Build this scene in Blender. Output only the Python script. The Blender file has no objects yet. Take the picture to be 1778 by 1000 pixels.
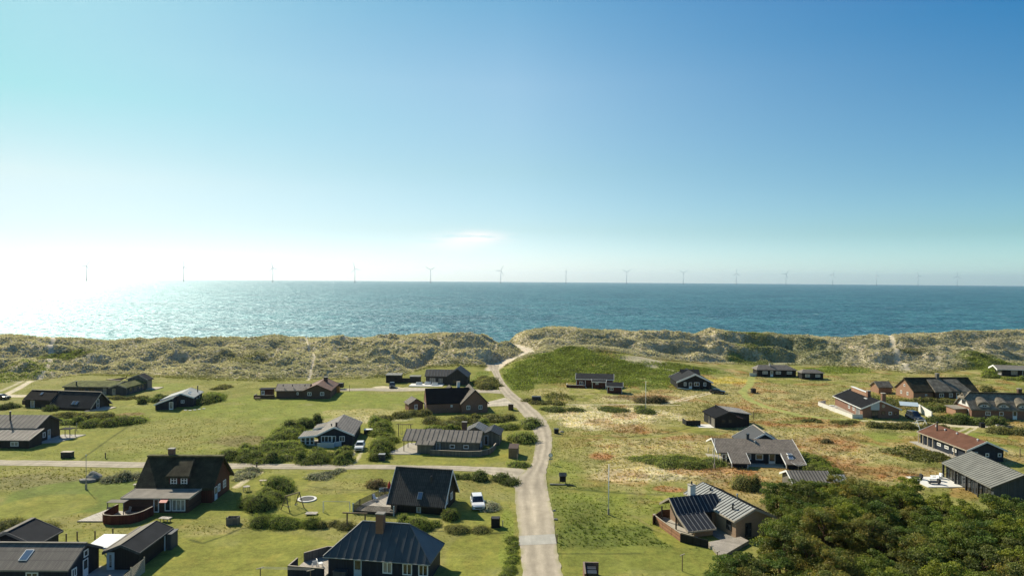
import bpy, bmesh, math, random
import numpy as np
from mathutils import Matrix, Vector
R = math.radians
SC = bpy.context.scene
COL = SC.collection
rng = np.random.default_rng(7)
random.seed(7)

# ---------------------------------------------------------------- camera
CAM_H = 35.0; FPX = 1200.0; PITCH = -0.0125; ROLL = 0.0068
cd = bpy.data.cameras.new('camera'); cam = bpy.data.objects.new('camera', cd); COL.objects.link(cam)
cd.sensor_width = 36.0; cd.lens = 36.0 * FPX / 1778.0; cd.clip_start = 0.5; cd.clip_end = 80000
CM = Matrix.Rotation(math.pi/2 + PITCH, 4, 'X') @ Matrix.Rotation(ROLL, 4, 'Z')
cam.matrix_world = Matrix.Translation((0, 0, CAM_H)) @ CM
SC.camera = cam
CR = np.array(CM.to_3x3())

# ---------------------------------------------------------------- light
SUN_AZ, SUN_EL = -42.0, 37.0                      # azimuth from +Y, negative = left
sd = Vector((math.sin(R(SUN_AZ))*math.cos(R(SUN_EL)), math.cos(R(SUN_AZ))*math.cos(R(SUN_EL)), math.sin(R(SUN_EL))))
sl = bpy.data.lights.new('sun', 'SUN'); sl.energy = 5.0; sl.angle = R(0.55); sl.color = (1.0, 0.90, 0.72)
so = bpy.data.objects.new('sun', sl); COL.objects.link(so)
so.rotation_euler = (-sd).to_track_quat('-Z', 'Y').to_euler()
so.location = (0, 0, 300)

W = bpy.data.worlds.new('World'); SC.world = W; W.use_nodes = True
wn, wl = W.node_tree.nodes, W.node_tree.links
wn.clear()
def N(t, **k):
    n = wn.new(t)
    for a, b in k.items(): setattr(n, a, b)
    return n
def wmath(op, a, b=None, clamp=False):
    n = N('ShaderNodeMath', operation=op); n.use_clamp = clamp
    for i, v in enumerate((a, b)):
        if v is None: continue
        if isinstance(v, (int, float)): n.inputs[i].default_value = v
        else: wl.new(v, n.inputs[i])
    return n.outputs[0]
def wmix(blend, fac, a, b):
    n = N('ShaderNodeMix', data_type='RGBA', blend_type=blend); n.clamp_factor = True
    for s, v in ((0, fac), (6, a), (7, b)):
        if isinstance(v, (int, float)): n.inputs[s].default_value = v
        elif isinstance(v, tuple): n.inputs[s].default_value = v + (1,)
        else: wl.new(v, n.inputs[s])
    return n.outputs[2]
sky = N('ShaderNodeTexSky', sky_type='NISHITA'); sky.sun_disc = False
sky.sun_elevation = R(SUN_EL); sky.sun_rotation = R(SUN_AZ); sky.altitude = 30
sky.air_density = 1.0; sky.dust_density = 0.6; sky.ozone_density = 1.5
tc = N('ShaderNodeTexCoord')
sep = N('ShaderNodeSeparateXYZ'); wl.new(tc.outputs['Generated'], sep.inputs[0])
dz = wmath('MAXIMUM', sep.outputs[2], 0.0)
# horizontal closeness to the sun's side of the sky
SKYL = [(.012,(.55,.74,1.2)),(.058,(.58,.70,.87)),(.124,(.72,.80,.78)),(.222,(.47,.84,.74)),(.31,(.46,.82,.76)),(.6,(.5,.95,.85))]
SKYM = [(.0125,(1.12,1.34,1.80)),(.070,(.84,1.02,1.13)),(.152,(.84,1.04,.99)),(.269,(.92,1.15,1.09)),(.374,(.59,1.05,1.08)),(.6,(.6,1.0,1.1))]
SKYR = [(.0143,(1.06,1.58,1.95)),(.060,(.66,1.05,1.20)),(.126,(.54,.93,1.10)),(.226,(.39,.86,1.08)),(.314,(.205,.79,1.10)),(.6,(.3,.7,1.3))]
SKY_STRENGTH = 0.075
# clear marine air: the Nishita sky graded by height over the horizon and by bearing from the sun
az = N('ShaderNodeMath', operation='ARCTAN2'); wl.new(sep.outputs[0], az.inputs[0]); wl.new(sep.outputs[1], az.inputs[1])
bear = wmath('DIVIDE', az.outputs[0], R(36.5))
def grade(stops):
    n = N('ShaderNodeValToRGB'); wl.new(dz, n.inputs[0]); n.color_ramp.interpolation = 'LINEAR'; e = n.color_ramp.elements
    while len(e) < len(stops): e.new(.5)
    for i, (p, c) in enumerate(stops): e[i].position = p; e[i].color = tuple(v/2.5 for v in c)+(1,)
    return n.outputs[0]
gl_ = grade(SKYL); gm_ = grade(SKYM); gr_ = grade(SKYR)
toL = wmath('MULTIPLY', bear, -1.0, True); toR = wmath('MULTIPLY', bear, 1.0, True)
gg = wmix('MIX', toR, wmix('MIX', toL, gm_, gl_), gr_)
g2 = wmix('MULTIPLY', 1.0, wmix('MULTIPLY', 1.0, sky.outputs[0], (2.5, 2.5, 2.5)), gg)
# one thin wisp of cloud
mp = N('ShaderNodeMapping'); mp.inputs['Scale'].default_value = (14, 9, 90); wl.new(tc.outputs['Generated'], mp.inputs[0])
nz = N('ShaderNodeTexNoise'); nz.inputs['Scale'].default_value = 1.6; nz.inputs['Detail'].default_value = 6; wl.new(mp.outputs[0], nz.inputs[0])
def wisp(cx, cz, sx, sz):
    ax = wmath('POWER', wmath('ABSOLUTE', wmath('DIVIDE', wmath('SUBTRACT', sep.outputs[0], cx), sx)), 2.0)
    az = wmath('POWER', wmath('ABSOLUTE', wmath('DIVIDE', wmath('SUBTRACT', sep.outputs[2], cz), sz)), 2.0)
    return wmath('EXPONENT', wmath('MULTIPLY', wmath('ADD', ax, az), -1.0))
wsp = wmath('ADD', wisp(-0.050, 0.0605, 0.036, 0.0080), wmath('MULTIPLY', wisp(-0.082, 0.050, 0.05, 0.012), 0.6))
thr = wmath('MULTIPLY', wmath('SUBTRACT', nz.outputs[0], 0.30), 5.0, True)
front = wmath('GREATER_THAN', sep.outputs[1], 0.0)
g3 = wmix('MIX', wmath('MULTIPLY', wmath('MULTIPLY', wsp, thr), wmath('MULTIPLY', front, 0.95)), g2, (10.3, 10.0, 9.9))
bg = N('ShaderNodeBackground'); bg.inputs[1].default_value = SKY_STRENGTH
wl.new(g3, bg.inputs[0]); wo = N('ShaderNodeOutputWorld'); wl.new(bg.outputs[0], wo.inputs[0])

SC.view_settings.view_transform = 'Standard'; SC.view_settings.look = 'None'
SC.view_settings.exposure = 0.45; SC.view_settings.gamma = 1.0
SC.render.engine = 'CYCLES'
SC.cycles.max_bounces = 8; SC.cycles.diffuse_bounces = 3; SC.cycles.glossy_bounces = 3
SC.cycles.transmission_bounces = 6; SC.cycles.volume_bounces = 1; SC.cycles.transparent_max_bounces = 8
SC.cycles.sample_clamp_indirect = 8

# ---------------------------------------------------------------- maths helpers
def G(px, py, z=0.0):
    """point of the place at height z that the photo's pixel (px, py) shows"""
    d = CR @ np.array([(px-889)/FPX, (500-py)/FPX, -1.0])
    t = (z - CAM_H)/d[2]
    return Vector((d[0]*t, d[1]*t, z))
def rnd_table(seed):
    return np.random.default_rng(seed).random((256, 256))
_T = {}
def vn(x, y, s, seed=0):
    if seed not in _T: _T[seed] = rnd_table(seed)
    t = _T[seed]; x = np.asarray(x)/s + 91.3*seed; y = np.asarray(y)/s + 37.7*seed
    xi = np.floor(x).astype(int); yi = np.floor(y).astype(int); fx = x-xi; fy = y-yi
    fx = fx*fx*(3-2*fx); fy = fy*fy*(3-2*fy)
    a = t[xi & 255, yi & 255]; b = t[(xi+1) & 255, yi & 255]; c = t[xi & 255, (yi+1) & 255]; d = t[(xi+1) & 255, (yi+1) & 255]
    return (a*(1-fx)+b*fx)*(1-fy)+(c*(1-fx)+d*fx)*fy
def fbm(x, y, s, o=4, seed=0):
    r = 0; a = .5; n = 0
    for i in range(o):
        r = r + a*vn(x, y, s, seed+i); n += a; a *= .5; s /= 2.03
    return r/n
def sst(a, b, x):
    t = np.clip((x-a)/(b-a), 0, 1); return t*t*(3-2*t)

# ---------------------------------------------------------------- land form
YC = 330.0
_cx = [-40,0,150,250,330,440,470,540,600,700,800,840,862,872,900,930,960,1000,1040,1100,1180,1210,1240,1270,1350,1430,1500,1530,1600,1680,1778,1850]
_cy = [587,587,590,591,589,588,585,590,588,586,584,588,595,592,583,577,570,570,576,577,577,583,569,576,578,585,583,580,580,577,579,579]
_CX = np.array([(a-889)/FPX*YC for a in _cx]); _CZ = np.array([CAM_H-(b-(485+ROLL*(a-889)))*YC/FPX for a, b in zip(_cx, _cy)])
_bx = [-40,0,60,130,260,450,620,700,740,860,1000,1150,1250,1420,1600,1700,1778,1850]
_by = [668,666,662,652,655,664,660,652,640,640,640,636,634,634,650,640,636,636]
_BP = [G(a, b) for a, b in zip(_bx, _by)]
_BX = np.array([p.x for p in _BP]); _BY = np.array([p.y for p in _BP])
def seg_dist(x, y, pts):
    best = np.full(np.shape(x), 1e9); tb = np.zeros(np.shape(x)); n = len(pts)-1
    for i in range(n):
        ax, ay = pts[i][0], pts[i][1]; bx, by = pts[i+1][0], pts[i+1][1]
        dx, dy = bx-ax, by-ay; L = dx*dx+dy*dy+1e-9
        t = np.clip(((x-ax)*dx+(y-ay)*dy)/L, 0, 1); d = np.hypot(x-ax-t*dx, y-ay-t*dy)
        m = d < best; best = np.where(m, d, best); tb = np.where(m, i+t, tb)
    return best, tb
BEACH_PATH = [(-7.2,266,0.0),(-6.0,276,.6),(-1.0,284,1.4),(5.0,292,2.4),(8.0,300,3.3),(6.0,309,3.9),(1.0,320,4.3),(-4.5,333,4.5),(-7,345,2.0),(-9,370,-6.0)]
FLAT = []        # (x, y, r): house plots kept level
def dune_t(x, y):
    yb = np.interp(x, _BX, _BY) + 10*(fbm(x, y, 28, 2, 51)-.5)
    return np.clip((y-yb)/(YC-yb), 0, 1)
def height(x, y, fine=True):
    x = np.asarray(x, float); y = np.asarray(y, float)
    t = dune_t(x, y); hc = np.interp(x, _CX, _CZ)
    prof = sst(0, 1, t**1.15)*.5 + .5*t
    n1 = fbm(x, y*1.3, 34, 3, 3); n2 = 1-np.abs(2*fbm(x+.3*y, y, 17, 3, 9)-1)
    env = sst(0, .25, t)
    nc = 1-.62*sst(.8, 1, t)
    h = prof*hc + env*nc*((n1-.5)*9.5 + (n2-.75)*5.0 + (fbm(x+y*.4, y*1.6, 8, 2, 19)-.5)*2.6)
    # fore ridge and hollow that give the belt its folds
    h = h + env*nc*1.1*np.sin(6.0*t*3.1+3*n1+x/40.)
    back = sst(YC+4, YC+42, y+6*(fbm(x, y, 20, 2, 5)-.5))
    h = h*(1-back) + back*(-9.0) - 3.0*sst(YC+45, YC+95, y)
    pl = (1-env)
    h = h + pl*(0.55*(fbm(x, y, 38, 3, 21)-.5) + .25*(fbm(x, y, 9, 2, 23)-.5))
    def bump(cx, cy, sx, sy, a): return a*np.exp(-((x-cx)/sx)**2-((y-cy)/sy)**2)
    mound = (bump(24, 284, 22, 27, 5.9) + bump(52, 275, 24, 20, 3.0) + bump(6, 262, 10, 14, 1.3))*(1+.75*(fbm(x, y, 15, 3, 63)-.5)) 
    h = np.where(mound > .01, np.maximum(h*np.exp(-mound*.25), 0)*1.0 + mound, h)
    h = h + bump(-10, 283, 14, 4.2, 2.6) + bump(-20, 279, 13, 7, 1.8)
    h = h + bump(-190, 262, 16, 9, 2.4) + bump(7, 99, 7, 8, .8) + bump(150, 215, 16, 9, 1.5) + bump(128, 193, 12, 3, .8)
    d, tb = seg_dist(x, y, BEACH_PATH)
    pz = np.interp(tb, range(len(BEACH_PATH)), [p[2] for p in BEACH_PATH])
    w = 1-sst(2.4, 8.0, d)
    h = h*(1-w) + pz*w
    for fx, fy, fr in FLAT:
        k = np.exp(-(((x-fx)**2+(y-fy)**2)/fr**2)**2); h = h*(1-k)
    return h
def H1(x, y): return float(height(np.array([x]), np.array([y]))[0])
def GT(px, py, dz=0.0):
    z = 0.0
    for _ in range(6):
        p = G(px, py, z+dz); z = .5*z+.5*H1(p.x, p.y)
    return G(px, py, z+dz)

# ---------------------------------------------------------------- mesh helpers
def link(name, me, parent=None):
    o = bpy.data.objects.new(name, me); COL.objects.link(o)
    if parent is not None: o.parent = parent
    return o
def tag(o, label, cat, group=None):
    o['label'] = label; o['category'] = cat
    if group: o['group'] = group
    return o
def kind(o, k): o['kind'] = k; return o
def thing(name, label, cat, loc, rot=0.0, group=None):
    o = bpy.data.objects.new(name, None); COL.objects.link(o); o.empty_display_size = .3
    o.location = loc; o.rotation_euler = (0, 0, rot)
    return tag(o, label, cat, group)
def npmesh(name, V, F, mats, col=None, smooth=False, mi=None, nverts=4):
    me = bpy.data.meshes.new(name); V = np.ascontiguousarray(V, dtype=np.float32); F = np.ascontiguousarray(F, dtype=np.int32)
    nf = len(F); k = F.shape[1]
    me.vertices.add(len(V)); me.vertices.foreach_set('co', V.ravel())
    me.loops.add(nf*k); me.loops.foreach_set('vertex_index', F.ravel())
    me.polygons.add(nf); me.polygons.foreach_set('loop_start', np.arange(0, nf*k, k, dtype=np.int32))
    me.polygons.foreach_set('loop_total', np.full(nf, k, dtype=np.int32))
    if smooth: me.polygons.foreach_set('use_smooth', np.ones(nf, dtype=bool))
    for m in (mats if isinstance(mats, (list, tuple)) else [mats]): me.materials.append(m)
    if mi is not None: me.polygons.foreach_set('material_index', np.ascontiguousarray(mi, dtype=np.int32))
    if col is not None:
        a = me.color_attributes.new('Col', 'FLOAT_COLOR', 'POINT')
        c = np.ones((len(V), 4), dtype=np.float32); c[:, :col.shape[1]] = col; a.data.foreach_set('color', c.ravel())
    me.update(calc_edges=True)
    return me

class MB:
    """collects simple closed shapes into one mesh"""
    def __init__(s): s.bm = bmesh.new(); s.mi = 0
    def face(s, vs):
        try:
            f = s.bm.faces.new(vs); f.material_index = s.mi; return f
        except ValueError: return None
    def poly(s, pts): return s.face([s.bm.verts.new(p) for p in pts])
    def prism(s, a, b):
        """a, b: matching rings of points -> closed solid"""
        va = [s.bm.verts.new(p) for p in a]; vb = [s.bm.verts.new(p) for p in b]; n = len(a)
        s.face(va); s.face(list(reversed(vb)))
        for i in range(n): s.face([va[(i+1) % n], va[i], vb[i], vb[(i+1) % n]])
    def box(s, x0, x1, y0, y1, z0, z1):
        s.prism([(x0,y0,z0),(x1,y0,z0),(x1,y1,z0),(x0,y1,z0)], [(x0,y0,z1),(x1,y0,z1),(x1,y1,z1),(x0,y1,z1)])
    def bar(s, p, q, w=.08, h=None, up=(0,0,1)):
        p = Vector(p); q = Vector(q); h = h or w; d = (q-p).normalized(); u = Vector(up)
        if abs(d.dot(u)) > .95: u = Vector((1, 0, 0))
        a = d.cross(u).normalized()*(w/2); b = a.cross(d).normalized()*(h/2)
        s.prism([p-a-b, p+a-b, p+a+b, p-a+b], [q-a-b, q+a-b, q+a+b, q-a+b])
    def tube(s, p, q, r0, r1=None, n=10):
        p = Vector(p); q = Vector(q); r1 = r0 if r1 is None else r1; d = (q-p).normalized()
        u = Vector((0,0,1)) if abs(d.z) < .95 else Vector((1,0,0)); a = d.cross(u).normalized(); b = a.cross(d)
        c = [(math.cos(2*math.pi*i/n), math.sin(2*math.pi*i/n)) for i in range(n)]
        s.prism([p+(a*x+b*y)*r0 for x, y in c], [q+(a*x+b*y)*r1 for x, y in c])
    def mesh(s, name, mats, smooth=False, bevel=0):
        bmesh.ops.recalc_face_normals(s.bm, faces=s.bm.faces)
        if bevel:
            bmesh.ops.bevel(s.bm, geom=[e for e in s.bm.edges], offset=bevel, segments=2, affect='EDGES', profile=.6)
        if smooth:
            for f in s.bm.faces: f.smooth = True
        me = bpy.data.meshes.new(name); s.bm.to_mesh(me); s.bm.free()
        for m in (mats if isinstance(mats, (list, tuple)) else [mats]): me.materials.append(m)
        return me
    def build(s, name, mats, parent=None, smooth=False, bevel=0):
        return link(name, s.mesh(name, mats, smooth, bevel), parent)

# ---------------------------------------------------------------- materials
class NT:
    def __init__(s, name):
        s.m = bpy.data.materials.new(name); s.m.use_nodes = True; s.t = s.m.node_tree; s.n = s.t.nodes; s.l = s.t.links
        s.n.clear(); s.out = s.n.new('ShaderNodeOutputMaterial')
    def new(s, t, **k):
        n = s.n.new(t)
        for a, b in k.items(): setattr(n, a, b)
        return n
    def set(s, n, i, v):
        if isinstance(v, bpy.types.NodeSocket): s.l.new(v, n.inputs[i])
        elif isinstance(v, tuple) and len(v) == 3 and n.inputs[i].type == 'RGBA': n.inputs[i].default_value = v+(1,)
        else: n.inputs[i].default_value = v
    def math(s, op, a, b=0.0, clamp=False):
        n = s.new('ShaderNodeMath', operation=op); n.use_clamp = clamp; s.set(n, 0, a); s.set(n, 1, b); return n.outputs[0]
    def mix(s, f, a, b, blend='MIX'):
        n = s.new('ShaderNodeMix', data_type='RGBA', blend_type=blend); s.set(n, 0, f); s.set(n, 6, a); s.set(n, 7, b); return n.outputs[2]
    def coord(s, which='Object', scale=(1,1,1), rot=(0,0,0)):
        c = s.new('ShaderNodeTexCoord'); m = s.new('ShaderNodeMapping'); s.l.new(c.outputs[which], m.inputs[0])
        m.inputs['Scale'].default_value = scale; m.inputs['Rotation'].default_value = rot; return m.outputs[0]
    def pos(s, scale=(1,1,1)):
        c = s.new('ShaderNodeNewGeometry'); m = s.new('ShaderNodeMapping'); s.l.new(c.outputs['Position'], m.inputs[0])
        m.inputs['Scale'].default_value = scale; return m.outputs[0]
    def noise(s, v, scale, detail=4, rough=.55):
        n = s.new('ShaderNodeTexNoise'); s.l.new(v, n.inputs['Vector']); n.inputs['Scale'].default_value = scale
        n.inputs['Detail'].default_value = detail; n.inputs['Roughness'].default_value = rough; return n.outputs[0]
    def ramp(s, f, stops):
        n = s.new('ShaderNodeValToRGB'); s.l.new(f, n.inputs[0]); e = n.color_ramp.elements
        while len(e) < len(stops): e.new(.5)
        for i, (p, c) in enumerate(stops): e[i].position = p; e[i].color = tuple(c)+(1,) if len(c) == 3 else c
        return n.outputs[0]
    def bump(s, hgt, strength=.5, dist=.05):
        n = s.new('ShaderNodeBump'); s.l.new(hgt, n.inputs['Height']); n.inputs['Strength'].default_value = strength; n.inputs['Distance'].default_value = dist
        return n.outputs[0]
    def pbr(s, col, rough=.7, spec=.3, nrm=None, metal=0.0, **k):
        b = s.new('ShaderNodeBsdfPrincipled'); s.set(b, 'Base Color', col); s.set(b, 'Roughness', rough)
        s.set(b, 'Specular IOR Level', spec); s.set(b, 'Metallic', metal)
        if nrm is not None: s.l.new(nrm, b.inputs['Normal'])
        for a, v in k.items(): s.set(b, a, v)
        s.l.new(b.outputs[0], s.out.inputs[0]); return s.m

def mul(c, k): return tuple(v*k for v in c)
def plain(name, c, rough=.6, spec=.3, var=.25, scale=2.0, metal=0.0, bump=0.0):
    t = NT(name); v = t.coord(); n = t.noise(v, scale, 5)
    n2 = t.noise(v, scale*9, 3)
    f = t.math('ADD', t.math('MULTIPLY', n, .7), t.math('MULTIPLY', n2, .3))
    col = t.ramp(f, [(.3, mul(c, 1-var)), (.7, mul(c, 1+var))])
    return t.pbr(col, rough, spec, t.bump(n2, .3, bump) if bump else None, metal)
def planks(name, c, vert=True, pitch=.16, rough=.65, var=.3, z=False):
    """painted boards: vertical boards use x+y, horizontal use z"""
    t = NT(name); v = t.coord()
    s = t.new('ShaderNodeSeparateXYZ'); t.l.new(v, s.inputs[0])
    a = t.math('ADD', s.outputs[0], s.outputs[1]) if vert else s.outputs[2]
    fr = t.math('FRACT', t.math('DIVIDE', a, pitch))
    gap = t.math('LESS_THAN', fr, .12)
    cell = t.math('FLOOR', t.math('DIVIDE', a, pitch))
    wn_ = t.new('ShaderNodeTexWhiteNoise', noise_dimensions='1D'); t.l.new(cell, wn_.inputs['W'])
    n = t.noise(v, 1.2, 6)
    f = t.math('ADD', t.math('MULTIPLY', n, .6), t.math('MULTIPLY', wn_.outputs[0], .4))
    col = t.ramp(f, [(.25, mul(c, 1-var)), (.75, mul(c, 1+var))])
    col = t.mix(t.math('MULTIPLY', gap, .75), col, mul(c, .25))
    return t.pbr(col, rough, .25, t.bump(t.math('SUBTRACT', 1.0, gap), .6, .015))
def brick(name, c, c2, mortar):
    t = NT(name); g = t.new('ShaderNodeTexCoord'); s = t.new('ShaderNodeSeparateXYZ'); t.l.new(g.outputs['Object'], s.inputs[0])
    a = t.math('ADD', s.outputs[0], s.outputs[1]); cb = t.new('ShaderNodeCombineXYZ'); t.l.new(a, cb.inputs[0]); t.l.new(s.outputs[2], cb.inputs[1])
    b = t.new('ShaderNodeTexBrick'); t.l.new(cb.outputs[0], b.inputs['Vector']); b.inputs['Scale'].default_value = 1
    b.inputs['Brick Width'].default_value = .24; b.inputs['Row Height'].default_value = .075; b.inputs['Mortar Size'].default_value = .008
    t.set(b, 'Color1', c); t.set(b, 'Color2', c2); t.set(b, 'Mortar', mortar)
    n = t.noise(g.outputs['Object'], 1.1, 6); col = t.mix(t.math('MULTIPLY', n, .55), b.outputs[0], mul(c, .55))
    return t.pbr(col, .85, .15, t.bump(b.outputs['Fac'], -.4, .01))
def tiles(name, c, px=.33, py=.36, var=.35, depth=.03):
    """corrugated or pan tiles: waves across x+y, courses by height"""
    t = NT(name); v = t.coord(); s = t.new('ShaderNodeSeparateXYZ'); t.l.new(v, s.inputs[0])
    a = t.math('DIVIDE', s.outputs[0], px); b = t.math('DIVIDE', s.outputs[1], py)
    wa = t.math('SINE', t.math('MULTIPLY', a, 6.2832)); fb = t.math('FRACT', b)
    hgt = t.math('ADD', t.math('MULTIPLY', wa, .5), t.math('MULTIPLY', fb, -.6))
    cb = t.new('ShaderNodeCombineXYZ'); t.l.new(t.math('FLOOR', a), cb.inputs[0]); t.l.new(t.math('FLOOR', b), cb.inputs[1])
    w = t.new('ShaderNodeTexWhiteNoise', noise_dimensions='2D'); t.l.new(cb.outputs[0], w.inputs['Vector'])
    n = t.noise(v, .7, 6); n2 = t.noise(v, 7, 3)
    f = t.math('ADD', t.math('ADD', t.math('MULTIPLY', n, .45), t.math('MULTIPLY', w.outputs[0], .3)), t.math('MULTIPLY', n2, .25))
    col = t.ramp(f, [(.25, mul(c, 1-var)), (.75, mul(c, 1+var))])
    col = t.mix(t.math('MULTIPLY', t.math('LESS_THAN', wa, -.6), .55), col, mul(c, .35))
    col = t.mix(t.math('MULTIPLY', t.math('LESS_THAN', fb, .12), .4), col, mul(c, .4))
    return t.pbr(col, .75, .25, t.bump(hgt, .8, depth))
def thatch(name, c):
    t = NT(name); v = t.coord(scale=(6, 2, 1.2)); n = t.noise(v, 3, 8, .7); n2 = t.noise(t.coord(), .8, 5)
    f = t.math('ADD', t.math('MULTIPLY', n, .55), t.math('MULTIPLY', n2, .45))
    col = t.ramp(f, [(.36, mul(c, .35)), (.52, c), (.68, mul(c, 2.1))])
    return t.pbr(col, .95, .1, t.bump(n, 1.0, .12))
def flatroof(name, c, rough=.9, spec=.06):
    t = NT(name); v = t.coord(); n = t.noise(v, .6, 7, .6); n2 = t.noise(v, 12, 2)
    f = t.math('ADD', t.math('MULTIPLY', n, .75), t.math('MULTIPLY', n2, .25))
    return t.pbr(t.ramp(f, [(.3, mul(c, .72)), (.7, mul(c, 1.28))]), rough, spec, t.bump(n2, .4, .01))

M = {}
M['navy'] = planks('navy_boards', (.016,.024,.040)); M['black'] = planks('black_boards', (.016,.017,.020))
M['darkgrey'] = planks('dark_grey_boards', (.035,.037,.04)); M['red_boards'] = planks('dark_red_boards', (.10,.028,.022))
M['redfence'] = planks('red_fence_boards', (.13,.028,.02)); M['brownboards'] = planks('brown_boards', (.09,.05,.035), False)
M['greyboards'] = planks('grey_boards', (.17,.155,.13)); M['cedar'] = planks('cedar_boards', (.33,.17,.10), False, .14)
M['deckwood'] = planks('weathered_deck_boards', (.36,.32,.27), True, .14); M['wood'] = plain('weathered_wood', (.19,.14,.09), .8)
M['palewood'] = plain('pale_wood', (.42,.36,.28), .8); M['slategrey'] = planks('slate_blue_boards', (.055,.065,.075))
M['brick'] = brick('red_brick', (.27,.13,.085), (.21,.10,.068), (.27,.235,.20)); M['orangebrick'] = brick('orange_brick', (.40,.215,.13), (.33,.165,.105), (.36,.30,.25))
M['darkbrick'] = brick('dark_brick', (.13,.075,.055), (.10,.06,.05), (.14,.12,.10)); M['tanbrick'] = brick('tan_brick', (.42,.28,.18), (.36,.23,.15), (.42,.36,.29))
M['white'] = plain('white_paint', (.82,.82,.80), .45, .4, .06, 1.5); M['paleblue'] = plain('pale_blue_paint', (.42,.50,.55), .5, .3, .08)
M['whitewall'] = plain('whitewashed_render', (.68,.66,.62), .8, .2, .1, 1.2, bump=.01)
M['concrete'] = plain('concrete', (.40,.37,.32), .9, .2, .15, 1.0, bump=.01)
M['seam_brown'] = flatroof('taupe_metal_roof', (.225,.20,.172), .8, .12); M['seam_dark'] = flatroof('charcoal_metal_roof', (.035,.037,.042), .6, .3)
M['seam_hip'] = flatroof('slate_felt_roof', (.060,.072,.085), .5, .45); M['seam_grey'] = flatroof('grey_metal_roof', (.31,.32,.31), .7, .2)
M['seam_olive'] = flatroof('olive_grey_metal_roof', (.20,.20,.18), .7, .2)
M['rib'] = plain('seam_strip', (.045,.04,.035), .5); M['ribl'] = plain('pale_seam_strip', (.20,.21,.22), .5); M['ribm'] = plain('slate_seam_strip', (.10,.115,.13), .5)
M['tile_brown'] = tiles('brown_tiles', (.215,.182,.15), .30, .36); M['tile_dark'] = tiles('dark_tiles', (.068,.062,.057), .30, .36)
M['tile_red'] = tiles('red_brown_tiles', (.17,.09,.065), .3, .34); M['tile_grey'] = tiles('grey_tiles', (.19,.17,.15), .5, .5, .3, .02)
M['eternit'] = tiles('corrugated_sheets', (.175,.155,.135), .18, 1.1, .3, .03)
M['felt_black'] = flatroof('black_felt', (.014,.015,.018)); M['felt_grey'] = flatroof('grey_felt', (.24,.22,.19)); M['felt_brown'] = flatroof('brown_felt', (.13,.065,.045))
M['felt_char'] = flatroof('charcoal_felt', (.034,.036,.040)); M['felt_pale'] = flatroof('pale_sheet_roof', (.75,.76,.75), .5)
M['thatch_dark'] = thatch('old_mossy_thatch', (.060,.054,.036)); M['thatch'] = thatch('grey_thatch', (.22,.195,.155)); M['thatch_moss'] = thatch('tufted_moss_thatch', (.13,.12,.06))
M['pale_rib_roof'] = flatroof('pale_ribbed_roof', (.55,.51,.46))
M['turf'] = thatch('turf_roof', (.13,.14,.05))
M['darkmetal'] = plain('dark_metal', (.03,.03,.032), .4, .5); M['metal'] = plain('galvanised_metal', (.35,.36,.36), .45, .5, .1, metal=.6)
M['tyre'] = plain('rubber', (.02,.02,.02), .85); M['stone'] = plain('granite', (.23,.22,.20), .9, .2, .3, 1.2, bump=.03)
M['orange'] = plain('orange_canvas', (.65,.24,.05), .7); M['redpaint'] = plain('red_plastic', (.5,.05,.04), .5); M['teal'] = plain('teal_plastic', (.05,.25,.27), .5)
M['flower'] = plain('terracotta', (.30,.14,.09), .8)
def glass():
    t = NT('window_glass'); n = t.noise(t.coord(), 1.3, 2)
    return t.pbr(t.ramp(n, [(.35, (.012,.016,.02)), (.65, (.05,.06,.065))]), .06, .7)
M['glass'] = glass()
t = NT('sky_reflecting_glass'); M['skyglass'] = t.pbr((.10,.15,.24), .08, 1.0)
t = NT('pale_curtained_glass'); M['curtain'] = t.pbr(t.ramp(t.noise(t.coord(scale=(9,9,.6)), 2, 3), [(.35,(.10,.10,.09)),(.62,(.42,.40,.36))]), .2, .6)
def paint(name, c): return plain(name, c, .28, .55, .04, 1)
M['carwhite'] = paint('white_car_paint', (.72,.73,.74)); M['cardark'] = paint('dark_car_paint', (.025,.027,.032)); M['carblue'] = paint('dark_blue_car_paint', (.03,.045,.07))
t = NT('lamp_glass'); M['lampglass'] = t.pbr((.7,.7,.68), .1, .8)
t = NT('tail_lamp_glass'); M['tail'] = t.pbr((.4,.02,.015), .2, .6)
def leafmat(name, trans=.35):
    t = NT(name); a = t.new('ShaderNodeVertexColor', layer_name='Col'); c = a.outputs[0]
    d = t.new('ShaderNodeBsdfDiffuse'); t.set(d, 0, c); tr = t.new('ShaderNodeBsdfTranslucent')
    t.set(tr, 0, t.mix(1.0, c, (1.15,1.2,.7), 'MULTIPLY'))
    m = t.new('ShaderNodeMixShader'); m.inputs[0].default_value = trans; t.l.new(d.outputs[0], m.inputs[1]); t.l.new(tr.outputs[0], m.inputs[2])
    g = t.new('ShaderNodeBsdfGlossy'); g.inputs['Roughness'].default_value = .5; t.set(g, 0, (.8,.8,.75))
    m2 = t.new('ShaderNodeMixShader'); m2.inputs[0].default_value = .012; t.l.new(m.outputs[0], m2.inputs[1]); t.l.new(g.outputs[0], m2.inputs[2])
    t.l.new(m2.outputs[0], t.out.inputs[0]); return t.m
M['leaf'] = leafmat('leaves', .40); M['blade'] = leafmat('grass_blades', .38); M['core'] = plain('shrub_core', (.05,.055,.02), .95, .1)
M['bark'] = plain('bark', (.09,.06,.04), .95, .1, .35, 6, bump=.03)
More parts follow.
